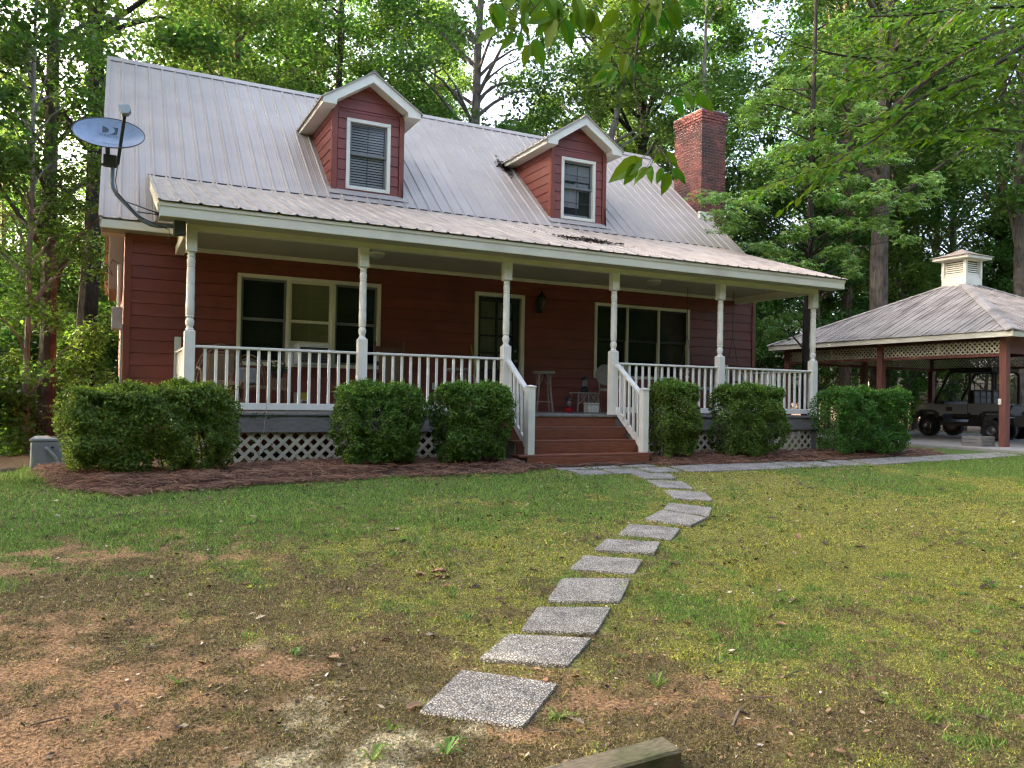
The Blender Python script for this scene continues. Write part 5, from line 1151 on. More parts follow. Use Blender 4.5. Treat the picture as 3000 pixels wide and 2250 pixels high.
# pale coarse leafy weeds ------------------------------------------------------------------------
WD = leafmat('weed_leaf', (.10,.20,.035), .3)
def weed_mesh(seed, blade):
    r_ = random.Random(seed); m = MB()
    for i in range(11 if blade else 8):
        a_ = r_.uniform(0, 6.28); L_ = r_.uniform(.05, .10) if blade else r_.uniform(.03, .055); w_ = L_*(.07 if blade else .28); d = Vector((math.cos(a_), math.sin(a_), 0)); sd2 = Vector((-d.y, d.x, 0))*w_; hz = r_.uniform(.5, 1.1) if blade else r_.uniform(.2, .5)
        p1 = d*L_*.5+Vector((0,0,L_*hz*.6)); p2 = d*L_+Vector((0,0,L_*hz*.55)); m.add([Vector((0,0,0))-sd2*.3, Vector((0,0,0))+sd2*.3, p1+sd2, p1-sd2, p2], [(0,1,2,3),(3,2,4)])
    return m.mesh('weed')
WM = [weed_mesh(i, i < 3) for i in range(5)]
r_ = random.Random(5); cnt = 0
def place_word(x, y):
    sx = np.interp(y, [q[1] for q in STN], [q[0] for q in STN]); side = 'left' if x < sx else 'right'
    return f'{side} of the stepping stones, ' + ('near the timber' if y < -7.4 else 'in the middle of the lawn' if y < -4.6 else 'towards the house')
while cnt < 70:
    x = r_.uniform(-1.5, 8.5); y = r_.uniform(-9.1, -3.4); z = float(ground(x, y)); 
    if not in_view(np.array([x]), np.array([y]), np.array([z]), -20)[0] or not off_stones(np.array([x]), np.array([y]), .03)[0]: continue
    k = r_.choice([0,1,2]) if x < 2 else r_.choice([0,3,4,3]); o = ob('weed', WM[k], WD, None, (x, y, z), (0,0,r_.uniform(0,6.28))); s_ = r_.uniform(.7, 1.3); o.scale = (s_,s_,s_)
    tag(o, ('small bright grassy weed tuft ' if k < 3 else 'small broad-leaved weed rosette ')+place_word(x, y), 'weed', 'grassy weeds on the lawn' if k < 3 else 'broad-leaved weeds on the lawn'); cnt += 1
# fallen leaves and twigs ---------------------------------------------------------------------------
def oak_mesh(seed):
    r_ = random.Random(seed); out = []; n = 9
    for i in range(n+1):
        t = i/n; wv = .26*math.sin(math.pi*min(1, t*1.05))**.7*(1.25 if i % 2 else .55)*r_.uniform(.8, 1.15); out.append((t, wv))
    rows = []; cz = r_.uniform(.15, .5); cy = r_.uniform(-.3, .4)
    for t, wv in out: rows.append([(t-.5, -wv, cz*wv*1.2+cy*(t-.5)**2), (t-.5, 0, cy*(t-.5)**2), (t-.5, wv, cz*wv*r_.uniform(.5,1.6)+cy*(t-.5)**2)])
    V = [p for q in rows for p in q]; Fc = []
    for i in range(n):
        a_ = i*3; Fc += [(a_, a_+3, a_+4, a_+1), (a_+1, a_+4, a_+5, a_+2)]
    m = MB().add(V, Fc); m.tube([(-.5,0,0),(-.75,.03,.03)], .012, 4); return m.mesh('dead_leaf')
OM = [oak_mesh(i) for i in range(6)]
DLM = [mat('dry_leaf_tan', (.26,.155,.09), .8, .25, 60), mat('dry_leaf_russet', (.20,.095,.06), .8, .25, 60), mat('dry_leaf_dark', (.07,.045,.032), .8, .3, 60), mat('dry_leaf_pale', (.42,.36,.26), .8, .2, 60)]
LNM = ['tan','russet','dark brown','pale']
spots = [(.25,-7.15),(.55,-7.45),(1.05,-6.55),(.95,-6.2),(1.35,-4.9)]
cnt = 0; r_ = random.Random(9); OMM = {}
def leaf_thing(x, y, s_, k, g_):
    z = float(ground(x, y)); mi = r_.randrange(6); key = (mi, k)
    if key not in OMM: mm_ = OM[mi].copy(); mm_.materials.clear(); mm_.materials.append(DLM[k]); OMM[key] = mm_
    o = ob('dead_leaf', OMM[key], None, None, (x, y, z+.012+.1*s_*r_.random()), (r_.uniform(-.35,.35), r_.uniform(-.35,.35), r_.uniform(0,6.28))); o.scale = (s_, s_, s_); tag(o, f'dry {LNM[k]} fallen leaf '+(place_word(x, y) if g_ else 'in the little heap left of the stepping stones'), 'dead leaf', f'dry {LNM[k]} fallen leaves on the lawn')
for i in range(9): leaf_thing(1.42+r_.uniform(-.13,.13), -5.72+r_.uniform(-.09,.09), r_.uniform(.08,.13), r_.choice([0,0,1,0]), 0)
while cnt < 190:
    x = r_.uniform(-2, 12); y = -9.2+7.6*r_.random()**.9; z = float(ground(x, y))
    if not in_view(np.array([x]), np.array([y]), np.array([z]), -10)[0]: continue
    leaf_thing(x, y, r_.uniform(.045, .11)*(1 if cnt > 30 else 1.15), r_.choice([0,0,1,1,2,2,2,3]), 1); cnt += 1
TWM = mat('dead_twig', (.12,.095,.075), .9, .3, 40); cnt = 0
while cnt < 34:
    x = r_.uniform(-2, 9); y = r_.uniform(-9.1, -3); z = float(ground(x, y))
    if not in_view(np.array([x]), np.array([y]), np.array([z]), -10)[0]: continue
    a_ = r_.uniform(-.7, .7) if cnt % 3 else r_.uniform(0, 3.1); L_ = r_.uniform(.06, .22); d = Vector((math.cos(a_), math.sin(a_), .06*math.sin(a_))); k = r_.uniform(-.02, .02)
    o = MB().tube([-d*L_/2, Vector((k,k,.008)), d*L_/2+Vector((0,0,.012))], [.004,.0045,.002], 5).build('twig', TWM, None, False, (x, y, z+.010)); tag(o, 'short dead twig '+place_word(x, y), 'twig', 'dead twigs on the lawn'); cnt += 1
# crumbs of bark, chips and bits of straw
g = np.random.default_rng(8); n = 26000; x = g.uniform(-2.2, 11, n); y = g.uniform(-9.4, -1.3, n); z = ground(x, y); k = in_view(x, y, z) & off_stones(x, y, .0) & (fbm(95, x, y, 1.6, 3)+.25*g.random(n) > .52); x, y, z = x[k], y[k], z[k]+relief(x[k], y[k]); n = len(x)
an = g.uniform(0, 6.283, n); L_ = g.uniform(.006, .022, n)*(1+(g.random(n) < .10)*.5); W2 = L_*g.uniform(.12, .6, n); d = np.stack([np.cos(an)*L_, np.sin(an)*L_, g.normal(0, .25, n)*L_], -1); sd3 = np.stack([-np.sin(an)*W2, np.cos(an)*W2, g.normal(0, .5, n)*W2], -1); c0 = np.stack([x, y, z+.012+g.random(n)*.006], -1)
cc = np.array([(.10,.07,.05),(.045,.035,.03),(.24,.16,.10),(.42,.34,.24),(.16,.10,.06),(.55,.50,.42),(.34,.19,.11)])[g.choice(7, n, p=[.25,.2,.2,.1,.15,.03,.07])]
kind(tag(ob('lawn_litter', np_mesh('lawn_litter', np.stack([c0-d, c0+sd3, c0+d, c0-sd3], 1).reshape(-1, 3), np.arange(4*n).reshape(-1, 4), np.repeat(cc, 4, 0)), attrmat('litter_chip', .05, .9)), 'crumbs of bark and dry leaf bits strewn over the lawn', 'litter'), 'stuff')
# railway-timber in the foreground
tb_ = MB().bbox(-.75, -.075, -.10, .75, .075, .085, .012); 
TIM = mat('old_landscape_timber', (.20,.165,.105), .9, .3, 8, (3,9,9), .8, 30, (1,7,7), col2=(.11,.115,.05), c2scale=4, c2lo=.45, c2hi=.7)
o = tb_.build('landscape_timber', TIM); o.location = (.72, -8.80, float(ground(.72, -8.80))+.005); o.rotation_euler = (R(3), R(-.5), R(2.3)); tag(o, 'old mossy landscape timber half sunk in the lawn at the bottom edge', 'timber')
ng = MB().tube([(0,0,0),(.07,.03,.06),(.15,.05,.02)], [.011,.010,.006], 6).build('stick', TWM, None, False, (1.98, -8.62, float(ground(1.98,-8.62))+.01)); tag(ng, 'dark forked stick end standing out of the dirt right of the timber', 'stick')
# log, stump root and black pipe by the condenser
lg_ = thing('cut_log', 'freshly cut log with pale orange end at the left edge', 'log', (-2.62, 3.9, -1.12)); MB().lathe([(.0,0),(.20,.0),(.215,.03),(.22,.6),(.2,.62)], n=18, axis='x', o=(-.62,0,.2)).build('bark', mat('log_bark', (.10,.07,.05), .9, .3, 20), lg_); MB().lathe([(.198,0),(.0,.01)], n=18, axis='x', o=(0.0,0,.2)).build('cut_face', mat('cut_wood', (.42,.22,.09), .7, .25, 8), lg_)
tag(MB().tube([(-2.9,3.0,-1.08),(-2.4,3.05,-1.04),(-2.1,3.2,-1.05)], [.06,.07,.05], 8).build('weathered_branch', TWM), 'grey weathered branch lying between the log and the condenser', 'branch')
# ================================================================ leaves, hedges, trees
def P2W(px, depth):                     # point seen at pixel px (photo pixels) at that depth, for measuring positions
    return CAM+(fw+rt*((px[0]-1500)/F)-up*((px[1]-1125)/F))*depth
def unit(v): return v/np.maximum(np.linalg.norm(v, axis=-1, keepdims=True), 1e-9)
def leaf_quads(C, Nn, D, L, W_, g, fold=.18):       # diamond leaves: base, side, tip, side
    D = unit(D-Nn*(D*Nn).sum(-1, keepdims=True)); Sd = np.cross(Nn, D); L = L[:, None]; W_ = W_[:, None]
    V = np.stack([C-D*L*.5, C+Sd*W_*.5+Nn*L*fold*.5-D*L*.06, C+D*L*.5-Nn*L*.06, C-Sd*W_*.5+Nn*L*fold*.5-D*L*.06], 1).reshape(-1, 3)
    return V, np.arange(len(V)).reshape(-1, 4)
STAR = np.array([(0,0)]+[(r*math.sin(R(a)), r*math.cos(R(a))) for a, r in ((0,.56),(28,.22),(62,.52),(98,.19),(138,.42),(180,.16),(222,.42),(262,.19),(298,.52),(332,.22))])
def leaf_stars(C, Nn, D, L, g):
    D = unit(D-Nn*(D*Nn).sum(-1, keepdims=True)); Sd = np.cross(Nn, D); n = len(C)
    V = C[:, None]+Sd[:, None]*(STAR[None, :, :1]*L[:, None, None])+D[:, None]*(STAR[None, :, 1:]*L[:, None, None])
    dr = np.array([0]+[-.14 if i % 2 == 0 else .03 for i in range(10)]); V = V+Nn[:, None]*(dr[None, :, None]*L[:, None, None])
    tr = np.array([(0, 1+(i+1) % 10, 1+i) for i in range(10)]); return V.reshape(-1, 3), (np.arange(n)[:, None, None]*11+tr[None]).reshape(-1, 3)
def cluster_pts(g, centers, rads, per, flat=.55):
    Cn = np.repeat(centers, per, 0); rr = np.repeat(rads, per); n = len(Cn)
    d = unit(g.normal(size=(n, 3))); r = g.random(n)**.45*rr; o = d*r[:, None]; o[:, 2] *= flat; o[:, 2] -= .18*(o[:, 0]**2+o[:, 1]**2)/np.maximum(rr, .1)
    return Cn+o, o
def bark(name, c, c2, rnd=.15): return mat(name, c, .95, .35, 9, (2.2,2.2,.35), 1., 16, (2.5,2.5,.3), rnd=rnd, col2=c2, c2scale=3, c2lo=.45, c2hi=.7, spec=.15)
BARK = [bark('oak_bark', (.135,.115,.095), (.065,.055,.047)), bark('dark_bark', (.055,.047,.04), (.03,.026,.022)), bark('pine_bark', (.17,.115,.085), (.09,.06,.048)), bark('pale_bark', (.30,.27,.23), (.17,.15,.13))]
LEAFM = [leafmat('leaf_green', (.098,.180,.047), .48, (1.15,1.25,.6)), leafmat('leaf_dark', (.078,.150,.044), .48, (1.15,1.25,.65)), leafmat('leaf_bright', (.120,.215,.050), .48, (1.2,1.25,.6)), leafmat('leaf_yellowish', (.165,.205,.042), .5, (1.25,1.2,.5))]
def tree_meshes(seed, H, rad, zb, cr, ncl, per, ls, lean=(0,0), wob=.25, limb0=.25, top_narrow=.5, pn=8):
    g = np.random.default_rng(seed); rr = random.Random(seed); m = MB(); nseg = 9
    tp = []; ox = oy = 0
    for i in range(nseg+1):
        t = i/nseg; tp.append(Vector((lean[0]*t*H+ox, lean[1]*t*H+oy, t*H))); ox += rr.uniform(-wob, wob)*.35; oy += rr.uniform(-wob, wob)*.35
    tp.insert(1, tp[0].lerp(tp[1], .12)); rads = [rad*1.45, rad*1.08]+[rad*(1-.82*(i/nseg)**1.2) for i in range(1, nseg+1)]
    m.tube(tp, rads, pn)
    def trunk_at(z):
        for a_, b_ in zip(tp[:-1], tp[1:]):
            if a_.z <= z <= b_.z: return a_.lerp(b_, (z-a_.z)/max(1e-6, b_.z-a_.z))
        return tp[-1].copy()
    cs = []; rs = []; k = 0
    while len(cs) < ncl:
        t = rr.random()**.85; z = zb+(H*1.02-zb)*t; prof = math.sin(math.pi*min(1, (.16+.84*t)**.8))**.6*(1-top_narrow*t*.5) if t < .97 else .3
        a_ = k*2.39996+rr.uniform(-.6, .6); k += 1; r = cr*prof*(.25+.75*rr.random()**.55); p = trunk_at(min(z, H*.98)); c = Vector((p.x+math.cos(a_)*r, p.y+math.sin(a_)*r, z+rr.uniform(-.4, .4)))
        cs.append(c); rs.append(rr.uniform(.55, 1.15)*(cr/3.6)**.5)
        if len(cs) % 2 == 0:
            s_ = trunk_at(max(zb*.6, z-r*rr.uniform(.35, .75))); mid = s_.lerp(c, .5)+Vector((0,0,r*.12)); r0_ = min(rad*.42, .018+.02*r); m.tube([s_, s_.lerp(mid, .5)+Vector((rr.uniform(-.1,.1),rr.uniform(-.1,.1),.05)), mid, c], [r0_, r0_*.75, r0_*.5, .008], 5, False)
    C, o = cluster_pts(g, np.array([tuple(c) for c in cs]), np.array(rs), per); n = len(C)
    Nn = unit(np.stack([g.normal(0, .55, n), g.normal(0, .55, n), np.ones(n)*.8], -1)); D = unit(o+g.normal(0, .5, (n, 3))+np.array([0,0,-.35])); L = g.uniform(.65, 1.25, n)*ls
    V, P_ = leaf_quads(C, Nn, D, L, L*g.uniform(.48, .7, n), g)
    return m.mesh('trunk', True), np_mesh('crown', V, P_)
def plant_tree(name, lab, cat, grp, tm, cm, bm_i, lm_i, loc, rz_=0, sc=1, scz=None):
    t = thing(name, lab, cat, loc, grp, rz_)
    for nm, me, mm_ in (('trunk', tm, BARK[bm_i]), ('crown', cm, LEAFM[lm_i])):
        if me is None: continue
        if not me.materials: me.materials.append(mm_)
        o = bpy.data.objects.new(nm, me); COL.objects.link(o); o.parent = t; o.material_slots[0].link = 'OBJECT'; o.material_slots[0].material = mm_
    t.scale = (sc, sc, scz or sc); return t

# --- clipped hedges -----------------------------------------------------------------------------
HDG = leafmat('boxwood_leaf', (.098,.188,.036), .3, var=.5, rough=.5, spec=.22); HNW = leafmat('boxwood_new_growth', (.15,.28,.045), .35, var=.35, spec=.25)
STEMM = mat('hedge_stem', (.14,.115,.09), .9, .3, 30)
def hedge(lab, x0, x1, y0, y1, zt, seed, n, rnd=.22):
    g = np.random.default_rng(seed); rr = random.Random(seed); cx_, cy_ = (x0+x1)/2, (y0+y1)/2; z0 = float(ground(cx_, cy_)); h = thing('hedge', lab, 'hedge', (cx_, cy_, z0), 'clipped evergreen hedges along the porch')
    hx, hy, H = (x1-x0)/2, (y1-y0)/2, zt-z0
    def sample(m, topbias):
        u = g.uniform(-1, 1, (m*3, 3)); f_ = g.random(len(u)); ax_ = np.where(f_ < topbias, 2, np.where(f_ < topbias+(1-topbias)*hx/(hx+hy)*1.2, 1, 0))
        sg = np.where(ax_ == 2, 1, np.sign(g.uniform(-1, 1, len(u)))); sg = np.where((ax_ == 1) & (g.random(len(u)) < .6), -1, sg); u[np.arange(len(u)), ax_] = sg
        # superellipsoid rounding
        k = (np.abs(u)**6).sum(1)**(1/6); s_ = u/k[:, None]
        p = np.stack([s_[:, 0]*hx, s_[:, 1]*hy, H*.52+s_[:, 2]*H*.48], -1); nn = unit(np.stack([np.sign(s_[:, 0])*np.abs(s_[:, 0])**5, np.sign(s_[:, 1])*np.abs(s_[:, 1])**5, np.sign(s_[:, 2])*np.abs(s_[:, 2])**5], -1))
        lump = fbm(seed+70, p[:, 0]*1.+p[:, 2]*.6+9, p[:, 1]+p[:, 2]*1.1+4, 3.2, 3)-.5
        dep = g.exponential(.085, len(p)); p = p-nn*dep[:, None]+nn*(lump*.34)[:, None]
        narrow = .72+.28*np.clip(p[:, 2]/(H*.55), 0, 1); p[:, 0] *= 1-(1-narrow)*.35/np.maximum(hx, .4)*.6; p[:, 1] *= narrow
        hole = fbm(seed+90, p[:, 0]*1.3+3, p[:, 1]+p[:, 2]*1.3+8, 3.5, 3); dens = np.where(p[:, 2] > H*.55, 1, .75+.25*np.clip(p[:, 2]/(H*.55), 0, 1)); keep = (g.random(len(p)) < dens) & (hole > .31-.08*(p[:, 2] > H*.6)) & (p[:, 2] > .03)
        return p[keep][:m], nn[keep][:m]
    p, nn = sample(int(n*1.7), .26); m = len(p); Nn = unit(nn*.5+g.normal(0, .6, (m, 3))+np.array([0,0,.35])); D = unit(nn+g.normal(0, .6, (m, 3))+np.array([0,0,.5])); L = g.uniform(.026, .050, m)
    V, Q = leaf_quads(p, Nn, D, L, L*g.uniform(.5, .75, m), g); kind(ob('foliage', np_mesh('foliage', V, Q), HDG, h), 'stuff')
    p, nn = sample(n//3, .75); k = g.random(len(p)) < np.clip((p[:, 2]/H-.30)*1.7, .12, 1); p, nn = p[k], nn[k]; p = p+nn*g.uniform(0, .05, (len(p), 1)); m = len(p)
    Nn = unit(g.normal(0, .6, (m, 3))+np.array([0,0,.6])); D = unit(nn*.6+g.normal(0, .4, (m, 3))+np.array([0,0,.9])); L = g.uniform(.026, .048, m)
    V, Q = leaf_quads(p, Nn, D, L, L*g.uniform(.45, .65, m), g); kind(ob('new_growth', np_mesh('new_growth', V, Q), HNW, h), 'stuff')
    for i in range(int(7+hx*9)):
        bx_ = rr.uniform(-hx*.75, hx*.75); by_ = rr.uniform(-hy*.3, hy*.3); tx, ty, tz = bx_+rr.uniform(-.25, .25), by_+rr.uniform(-hy*.7, hy*.5), H*rr.uniform(.6, .9)
        s_ = MB().tube([(bx_,by_,0),(bx_+(tx-bx_)*.3+rr.uniform(-.03,.03),by_+(ty-by_)*.35,tz*.35),(bx_+(tx-bx_)*.7,by_+(ty-by_)*.75,tz*.7),(tx,ty,tz)], [.013,.010,.007,.003], 5)
        for j in range(4):
            t_ = rr.uniform(.3, .8); q = Vector((bx_+(tx-bx_)*t_, by_+(ty-by_)*t_, tz*t_)); s_.tube([q, q+Vector((rr.uniform(-.15,.15), rr.uniform(-.2,.05), rr.uniform(.05,.2)))], [.005,.002], 4)
        s_.build('stem', STEMM, h)
    # stray shoots above the clipped top
    sv, sl_ = MB(), []
    for i in range(int(26*hx+14)):
        q = Vector((rr.uniform(-hx*.95, hx*.95), rr.uniform(-hy, hy*.8), H*rr.uniform(.86, .97))); e_ = q+Vector((rr.uniform(-.05,.05), rr.uniform(-.06,.03), rr.uniform(.06,.15))); sv.tube([q, e_], [.002,.001], 3, False)
        for j in range(9): t_ = .25+.75*j/8; c_ = q.lerp(e_, t_); a_ = rr.uniform(0,6.28); sl_.append((c_+Vector((math.cos(a_),math.sin(a_),.5))*.015, Vector((math.cos(a_),math.sin(a_),.8))))
    kind(sv.build('shoot_stems', STEMM, h), 'stuff'); Cs = np.array([tuple(a) for a, b in sl_]); Ds = np.array([tuple(b) for a, b in sl_]); m = len(Cs); L = g.uniform(.026, .042, m)
    V, Q = leaf_quads(Cs, unit(g.normal(0,.5,(m,3))+np.array([0,0,.7])), unit(Ds), L, L*.55, g); kind(ob('shoots', np_mesh('shoots', V, Q), HNW, h), 'stuff')
    # dark twiggy heart of the bush
    tw = MB()
    for i in range(int(120*hx+60)):
        q = Vector((rr.uniform(-hx*.85, hx*.85), rr.uniform(-hy*.7, hy*.7), H*rr.uniform(.25, .9))); tw.tube([q, q+Vector((rr.uniform(-.1,.1), rr.uniform(-.1,.1), rr.uniform(.02,.16)))], [.0035,.0015], 3, False)
    kind(tw.build('twigs', STEMM, h), 'stuff')
hedge('long clipped hedge at the left porch corner beside the condenser', -1.46, .50, -1.35, -.50, .34, 1, 26000)
hedge('clipped hedge left of the steps, the farther of the two from the steps', 1.86, 3.02, -1.25, -.50, .39, 2, 17000)
hedge('clipped hedge just left of the steps', 3.34, 4.46, -1.22, -.48, .45, 3, 17000)
hedge('clipped hedge just right of the steps', 7.28, 8.10, -1.15, -.50, .52, 4, 14000)
hedge('clipped hedge in the middle of the right-hand porch side', 8.66, 10.18, -1.15, -.48, .53, 5, 19000)
hedge('clipped hedge past the right porch corner, nearest the carport', 11.30, 13.62, -1.15, -.40, .54, 6, 24000)
# vine tendril on the skirt
vn = thing('vine', 'thin vine climbing the porch skirt left of the second post', 'vine', (.98, -.14, -.8)); rv = random.Random(4)
MB().tube([(-.06,0,0),(-.03,.0,.3),(.02,0,.55),(.05,.01,.85),(.06,.03,1.0)], [.006,.006,.005,.004,.003], 5).build('stem', mat('vine_stem', (.36,.33,.25), .8), vn)
vm_ = MB()
for i in range(34):
    z = rv.uniform(.05, .8); c = Vector((rv.uniform(-.16,.16), rv.uniform(-.06,.0), z if i < 20 else rv.uniform(.72,.80))); d = Vector((rv.uniform(-1,1), -.4, rv.uniform(-.5,.3)))*.032; s_ = Vector((d.z, 0, -d.x))*.6; vm_.add([c-d, c+s_, c+d, c-s_], [(0,1,2,3)])
vm_.build('leaf', leafmat('vine_leaf', (.06,.10,.04)), vn)['kind'] = 'stuff'

# --- woods -----------------------------------------------------------------------------------------
VAR = [tree_meshes(100+i, H, r_, zb, cr, ncl, per, ls) for i, (H, r_, zb, cr, ncl, per, ls) in enumerate([
    (20, .22, 3.5, 3.9, 130, 200, .165), (22, .25, 6.0, 4.2, 120, 210, .17), (18, .18, 2.0, 3.6, 130, 200, .155), (21, .21, 4.5, 3.4, 110, 220, .165), (16, .14, 1.5, 3.0, 110, 200, .15), (24, .27, 8.0, 4.6, 120, 220, .175)])]
UND = [tree_meshes(200+i, H, r_, zb, cr, ncl, per, ls, top_narrow=.9) for i, (H, r_, zb, cr, ncl, per, ls) in enumerate([(6.0, .06, .8, 2.0, 60, 130, .15), (4.5, .045, .5, 1.7, 48, 130, .14), (8.0, .08, 1.5, 2.3, 75, 130, .15)])]
SHB = [tree_meshes(300+i, H, .02, .15, cr, ncl, per, ls, top_narrow=.6) for i, (H, cr, ncl, per, ls) in enumerate([(1.6, 1.1, 26, 110, .12), (2.4, 1.3, 34, 110, .13)])]
def gz(x, y): return float(ground(x, y))-.03
def free(x, y): return not ((-3.0 < x < 15.0 and -3 < y < 13.3) or (13 < x < 27.6 and -6 < y < 9.2))
# trunks one can tell apart in the photograph: (photo px x, y) at a depth
FEAT = [((140,900), 20, 0, 0, .205, 1.25, 'thick grey oak trunk behind the condenser, left of the house', (0,0)),
        ((255,900), 23, 1, 1, .30, 1.2, 'thick dark trunk close to the left gable of the house', (0,0)),
        ((84,1000), 18, 3, 4, .055, .85, 'slim grey trunk left of the thick oak at the left edge', (.02,0)),
        ((852,100), 34, 1, 3, .18, 1.1, 'dark straight trunk above the ridge left of the first dormer', (0,0)),
        ((2068,300), 30, 3, 3, .12, 1.0, 'pale slender trunk rising behind the chimney', (0,0)),
        ((2585,850), 28, 0, 5, .36, 1.1, 'thick furrowed oak trunk behind the carport roof', (.05,0)),
        ((2475,900), 31, 2, 1, .22, 1.15, 'reddish straight trunk between porch end and furrowed oak', (0,0)),
        ((2938,800), 36, 2, 5, .25, 1.25, 'reddish pine trunk right of the cupola catching evening sun', (0,0)),
        ((2992,900), 28, 0, 1, .20, 1.2, 'grey trunk at the right edge of the picture', (0,0))]
VR = [.22, .25, .18, .21, .14, .27]
used = []
for px, dep, bi, vi, rs_, sc, lab, lean in FEAT:
    p = P2W(px, dep); tm, cm = VAR[vi]
    t = plant_tree('hardwood_tree', lab, 'tree', None, tm, cm, bi, 1 if bi == 1 else 0, (p.x, p.y, gz(p.x, p.y)), random.uniform(0, 6.28), sc); used.append((p.x, p.y))
    for ch_ in t.children:
        if ch_.name.startswith('trunk'): ch_.scale = (rs_/(VR[vi]*sc), rs_/(VR[vi]*sc), 1) if rs_/(VR[vi]*sc) > .6 else (.6, .6, 1)
# leaning trunk behind the right dormer, built on its own
lt_t = tree_meshes(401, 17, .26, 9, 3.0, 60, 150, .18, lean=(.17,-.05)); p = P2W((1790,420), 31)
plant_tree('hardwood_tree', 'leaning grey trunk behind the right dormer', 'tree', None, lt_t[0], lt_t[1], 3, 0, (p.x-2.1, p.y+.5, gz(p.x, p.y)))
# the rest of the woods
rw = random.Random(77); cnt = 0; tries = 0
def clear_of(x, y, d): return all((x-a)**2+(y-b)**2 > d*d for a, b in used)
TONE = ['fresh green', 'deep green', 'bright green', 'yellow-green']; BTONE = ['grey-brown', 'dark', 'reddish']
def add_wood(x, y, vi, sc, lm, name='hardwood_tree', lab='tall leafy tree in the woods behind the house', grp='trees of the woods', lib=VAR, cat='tree'):
    tm, cm = lib[vi]; bi = rw.choice([0,0,1,2]); lab = f'{TONE[lm]} '+lab+(f', {BTONE[bi]} trunk' if lib is VAR else ''); plant_tree(name, lab, cat, grp, tm, cm, bi, lm, (x, y, gz(x, y)), rw.uniform(0, 6.28), sc, sc*rw.uniform(.9, 1.12)); used.append((x, y))
while cnt < 43 and tries < 5000:
    tries += 1; dep = rw.uniform(21, 50); px = rw.uniform(-350, 3350); q = P2W((px, 1100), dep)
    if not free(q.x, q.y) or not clear_of(q.x, q.y, 3.0) or (px < 420 and 24 < dep < 41) or 2130 < px < 2320: continue
    side = 'left of the house' if px < 300 else 'behind the house' if px < 2150 else 'behind the carport'
    add_wood(q.x, q.y, rw.randrange(6), rw.uniform(.85, 1.15), rw.choice([0,0,1,1,2,0,1]), lab=f'tall leafy tree in the woods {side}', grp=f'woodland trees {side}'); cnt += 1
# trees out of frame to the left and behind, which keep the low sun off the yard
cnt = tries = 0
while cnt < 30 and tries < 4000:
    tries += 1; x = rw.uniform(-38, -6); y = rw.uniform(-3, 34)
    q = Vector((x, y, 0))-CAM; zc_ = q.dot(fw); u_ = 1500+F*q.dot(rt)/max(zc_, .1)
    if u_ > -320 or not clear_of(x, y, 3.2): continue
    add_wood(x, y, rw.randrange(6), rw.uniform(.9, 1.2), rw.choice([0,1,0]), lab='tall unseen tree left of the yard, blocking the low sun', grp='unseen trees blocking the low sun left of the yard'); cnt += 1
# unseen woods behind and beside the camera, thickened to darken the porch
cnt = tries = 0
while cnt < 60 and tries < 8000:
    tries += 1; x = rw.uniform(-26, 34); y = -15-20*rw.random()**1.6 if x < 17 else rw.uniform(-30, -7)
    q = Vector((x, y, 0))-CAM; zc_ = q.dot(fw); u_ = 1500+F*q.dot(rt)/max(zc_, .1)
    if (zc_ > 0 and -400 < u_ < 3700) or not clear_of(x, y, 2.6): continue
    add_wood(x, y, rw.choice([0,2,2,4,4,3]), rw.uniform(.75, .95), rw.choice([0,1,0]), lab='tall unseen tree thickening the woods on the near side of the clearing', grp='woodland trees on the near side of the clearing'); cnt += 1
cnt = tries = 0  # unseen saplings added to close low gaps and darken the porch
while cnt < 40 and tries < 6000:
    tries += 1; x = rw.uniform(-24, 32); y = rw.uniform(-30, -14.5) if x < 17 else rw.uniform(-26, -7)
    q = Vector((x, y, 0))-CAM; zc_ = q.dot(fw); u_ = 1500+F*q.dot(rt)/max(zc_, .1)
    if (zc_ > 0 and -300 < u_ < 3500) or not clear_of(x, y, 1.6): continue
    add_wood(x, y, rw.randrange(3), rw.uniform(.9, 1.3), rw.choice([0,1,1]), 'sapling', 'unseen young tree filling low gaps on the near side of the clearing', 'unseen saplings added to darken the porch', UND, 'sapling'); cnt += 1
for i in range(30):       # unseen screen of young trees added to block low skylight from the porch
    x = -24+i*1.75+rw.uniform(-.5, .5); y = -15.6+rw.uniform(-1.0, .6)
    add_wood(x, y, 2, rw.uniform(1.25, 1.6), rw.choice([0,1,1]), 'sapling', 'unseen young tree in the screen added to darken the porch', 'unseen saplings added to darken the porch', UND, 'sapling')
# understorey saplings and shrubs
cnt = tries = 0
while cnt < 46 and tries < 4000:
    tries += 1; px = rw.choice([rw.uniform(-150, 330), rw.uniform(2150, 3200), rw.uniform(2150, 3200), rw.uniform(300, 2200)]); dep = rw.uniform(17, 36); q = P2W((px, 1100), dep)
    if not free(q.x, q.y) or not clear_of(q.x, q.y, 1.4) or (px < 330 and dep < 26): continue
    side = 'left of the house' if px < 300 else 'behind the house' if px < 2150 else 'behind the carport'
    add_wood(q.x, q.y, rw.randrange(3), rw.uniform(.8, 1.2), rw.choice([0,1,1,2]), 'sapling', f'leafy young tree in the undergrowth {side}', f'saplings {side}', UND, 'sapling'); cnt += 1
cnt = tries = 0
while cnt < 30 and tries < 4000:
    tries += 1; px = rw.choice([rw.uniform(-100, 330), rw.uniform(2150, 3150)]); dep = rw.uniform(17, 28); q = P2W((px, 1200), dep)
    if not free(q.x, q.y) or not clear_of(q.x, q.y, .8) or q.y < 4.4: continue
    side = 'left of the house' if px < 300 else 'behind the carport'
    add_wood(q.x, q.y, rw.randrange(2), rw.uniform(.7, 1.25), rw.choice([1,2,0]), 'shrub', f'leafy shrub on the woodland floor {side}', f'woodland shrubs {side}', SHB, 'shrub'); cnt += 1

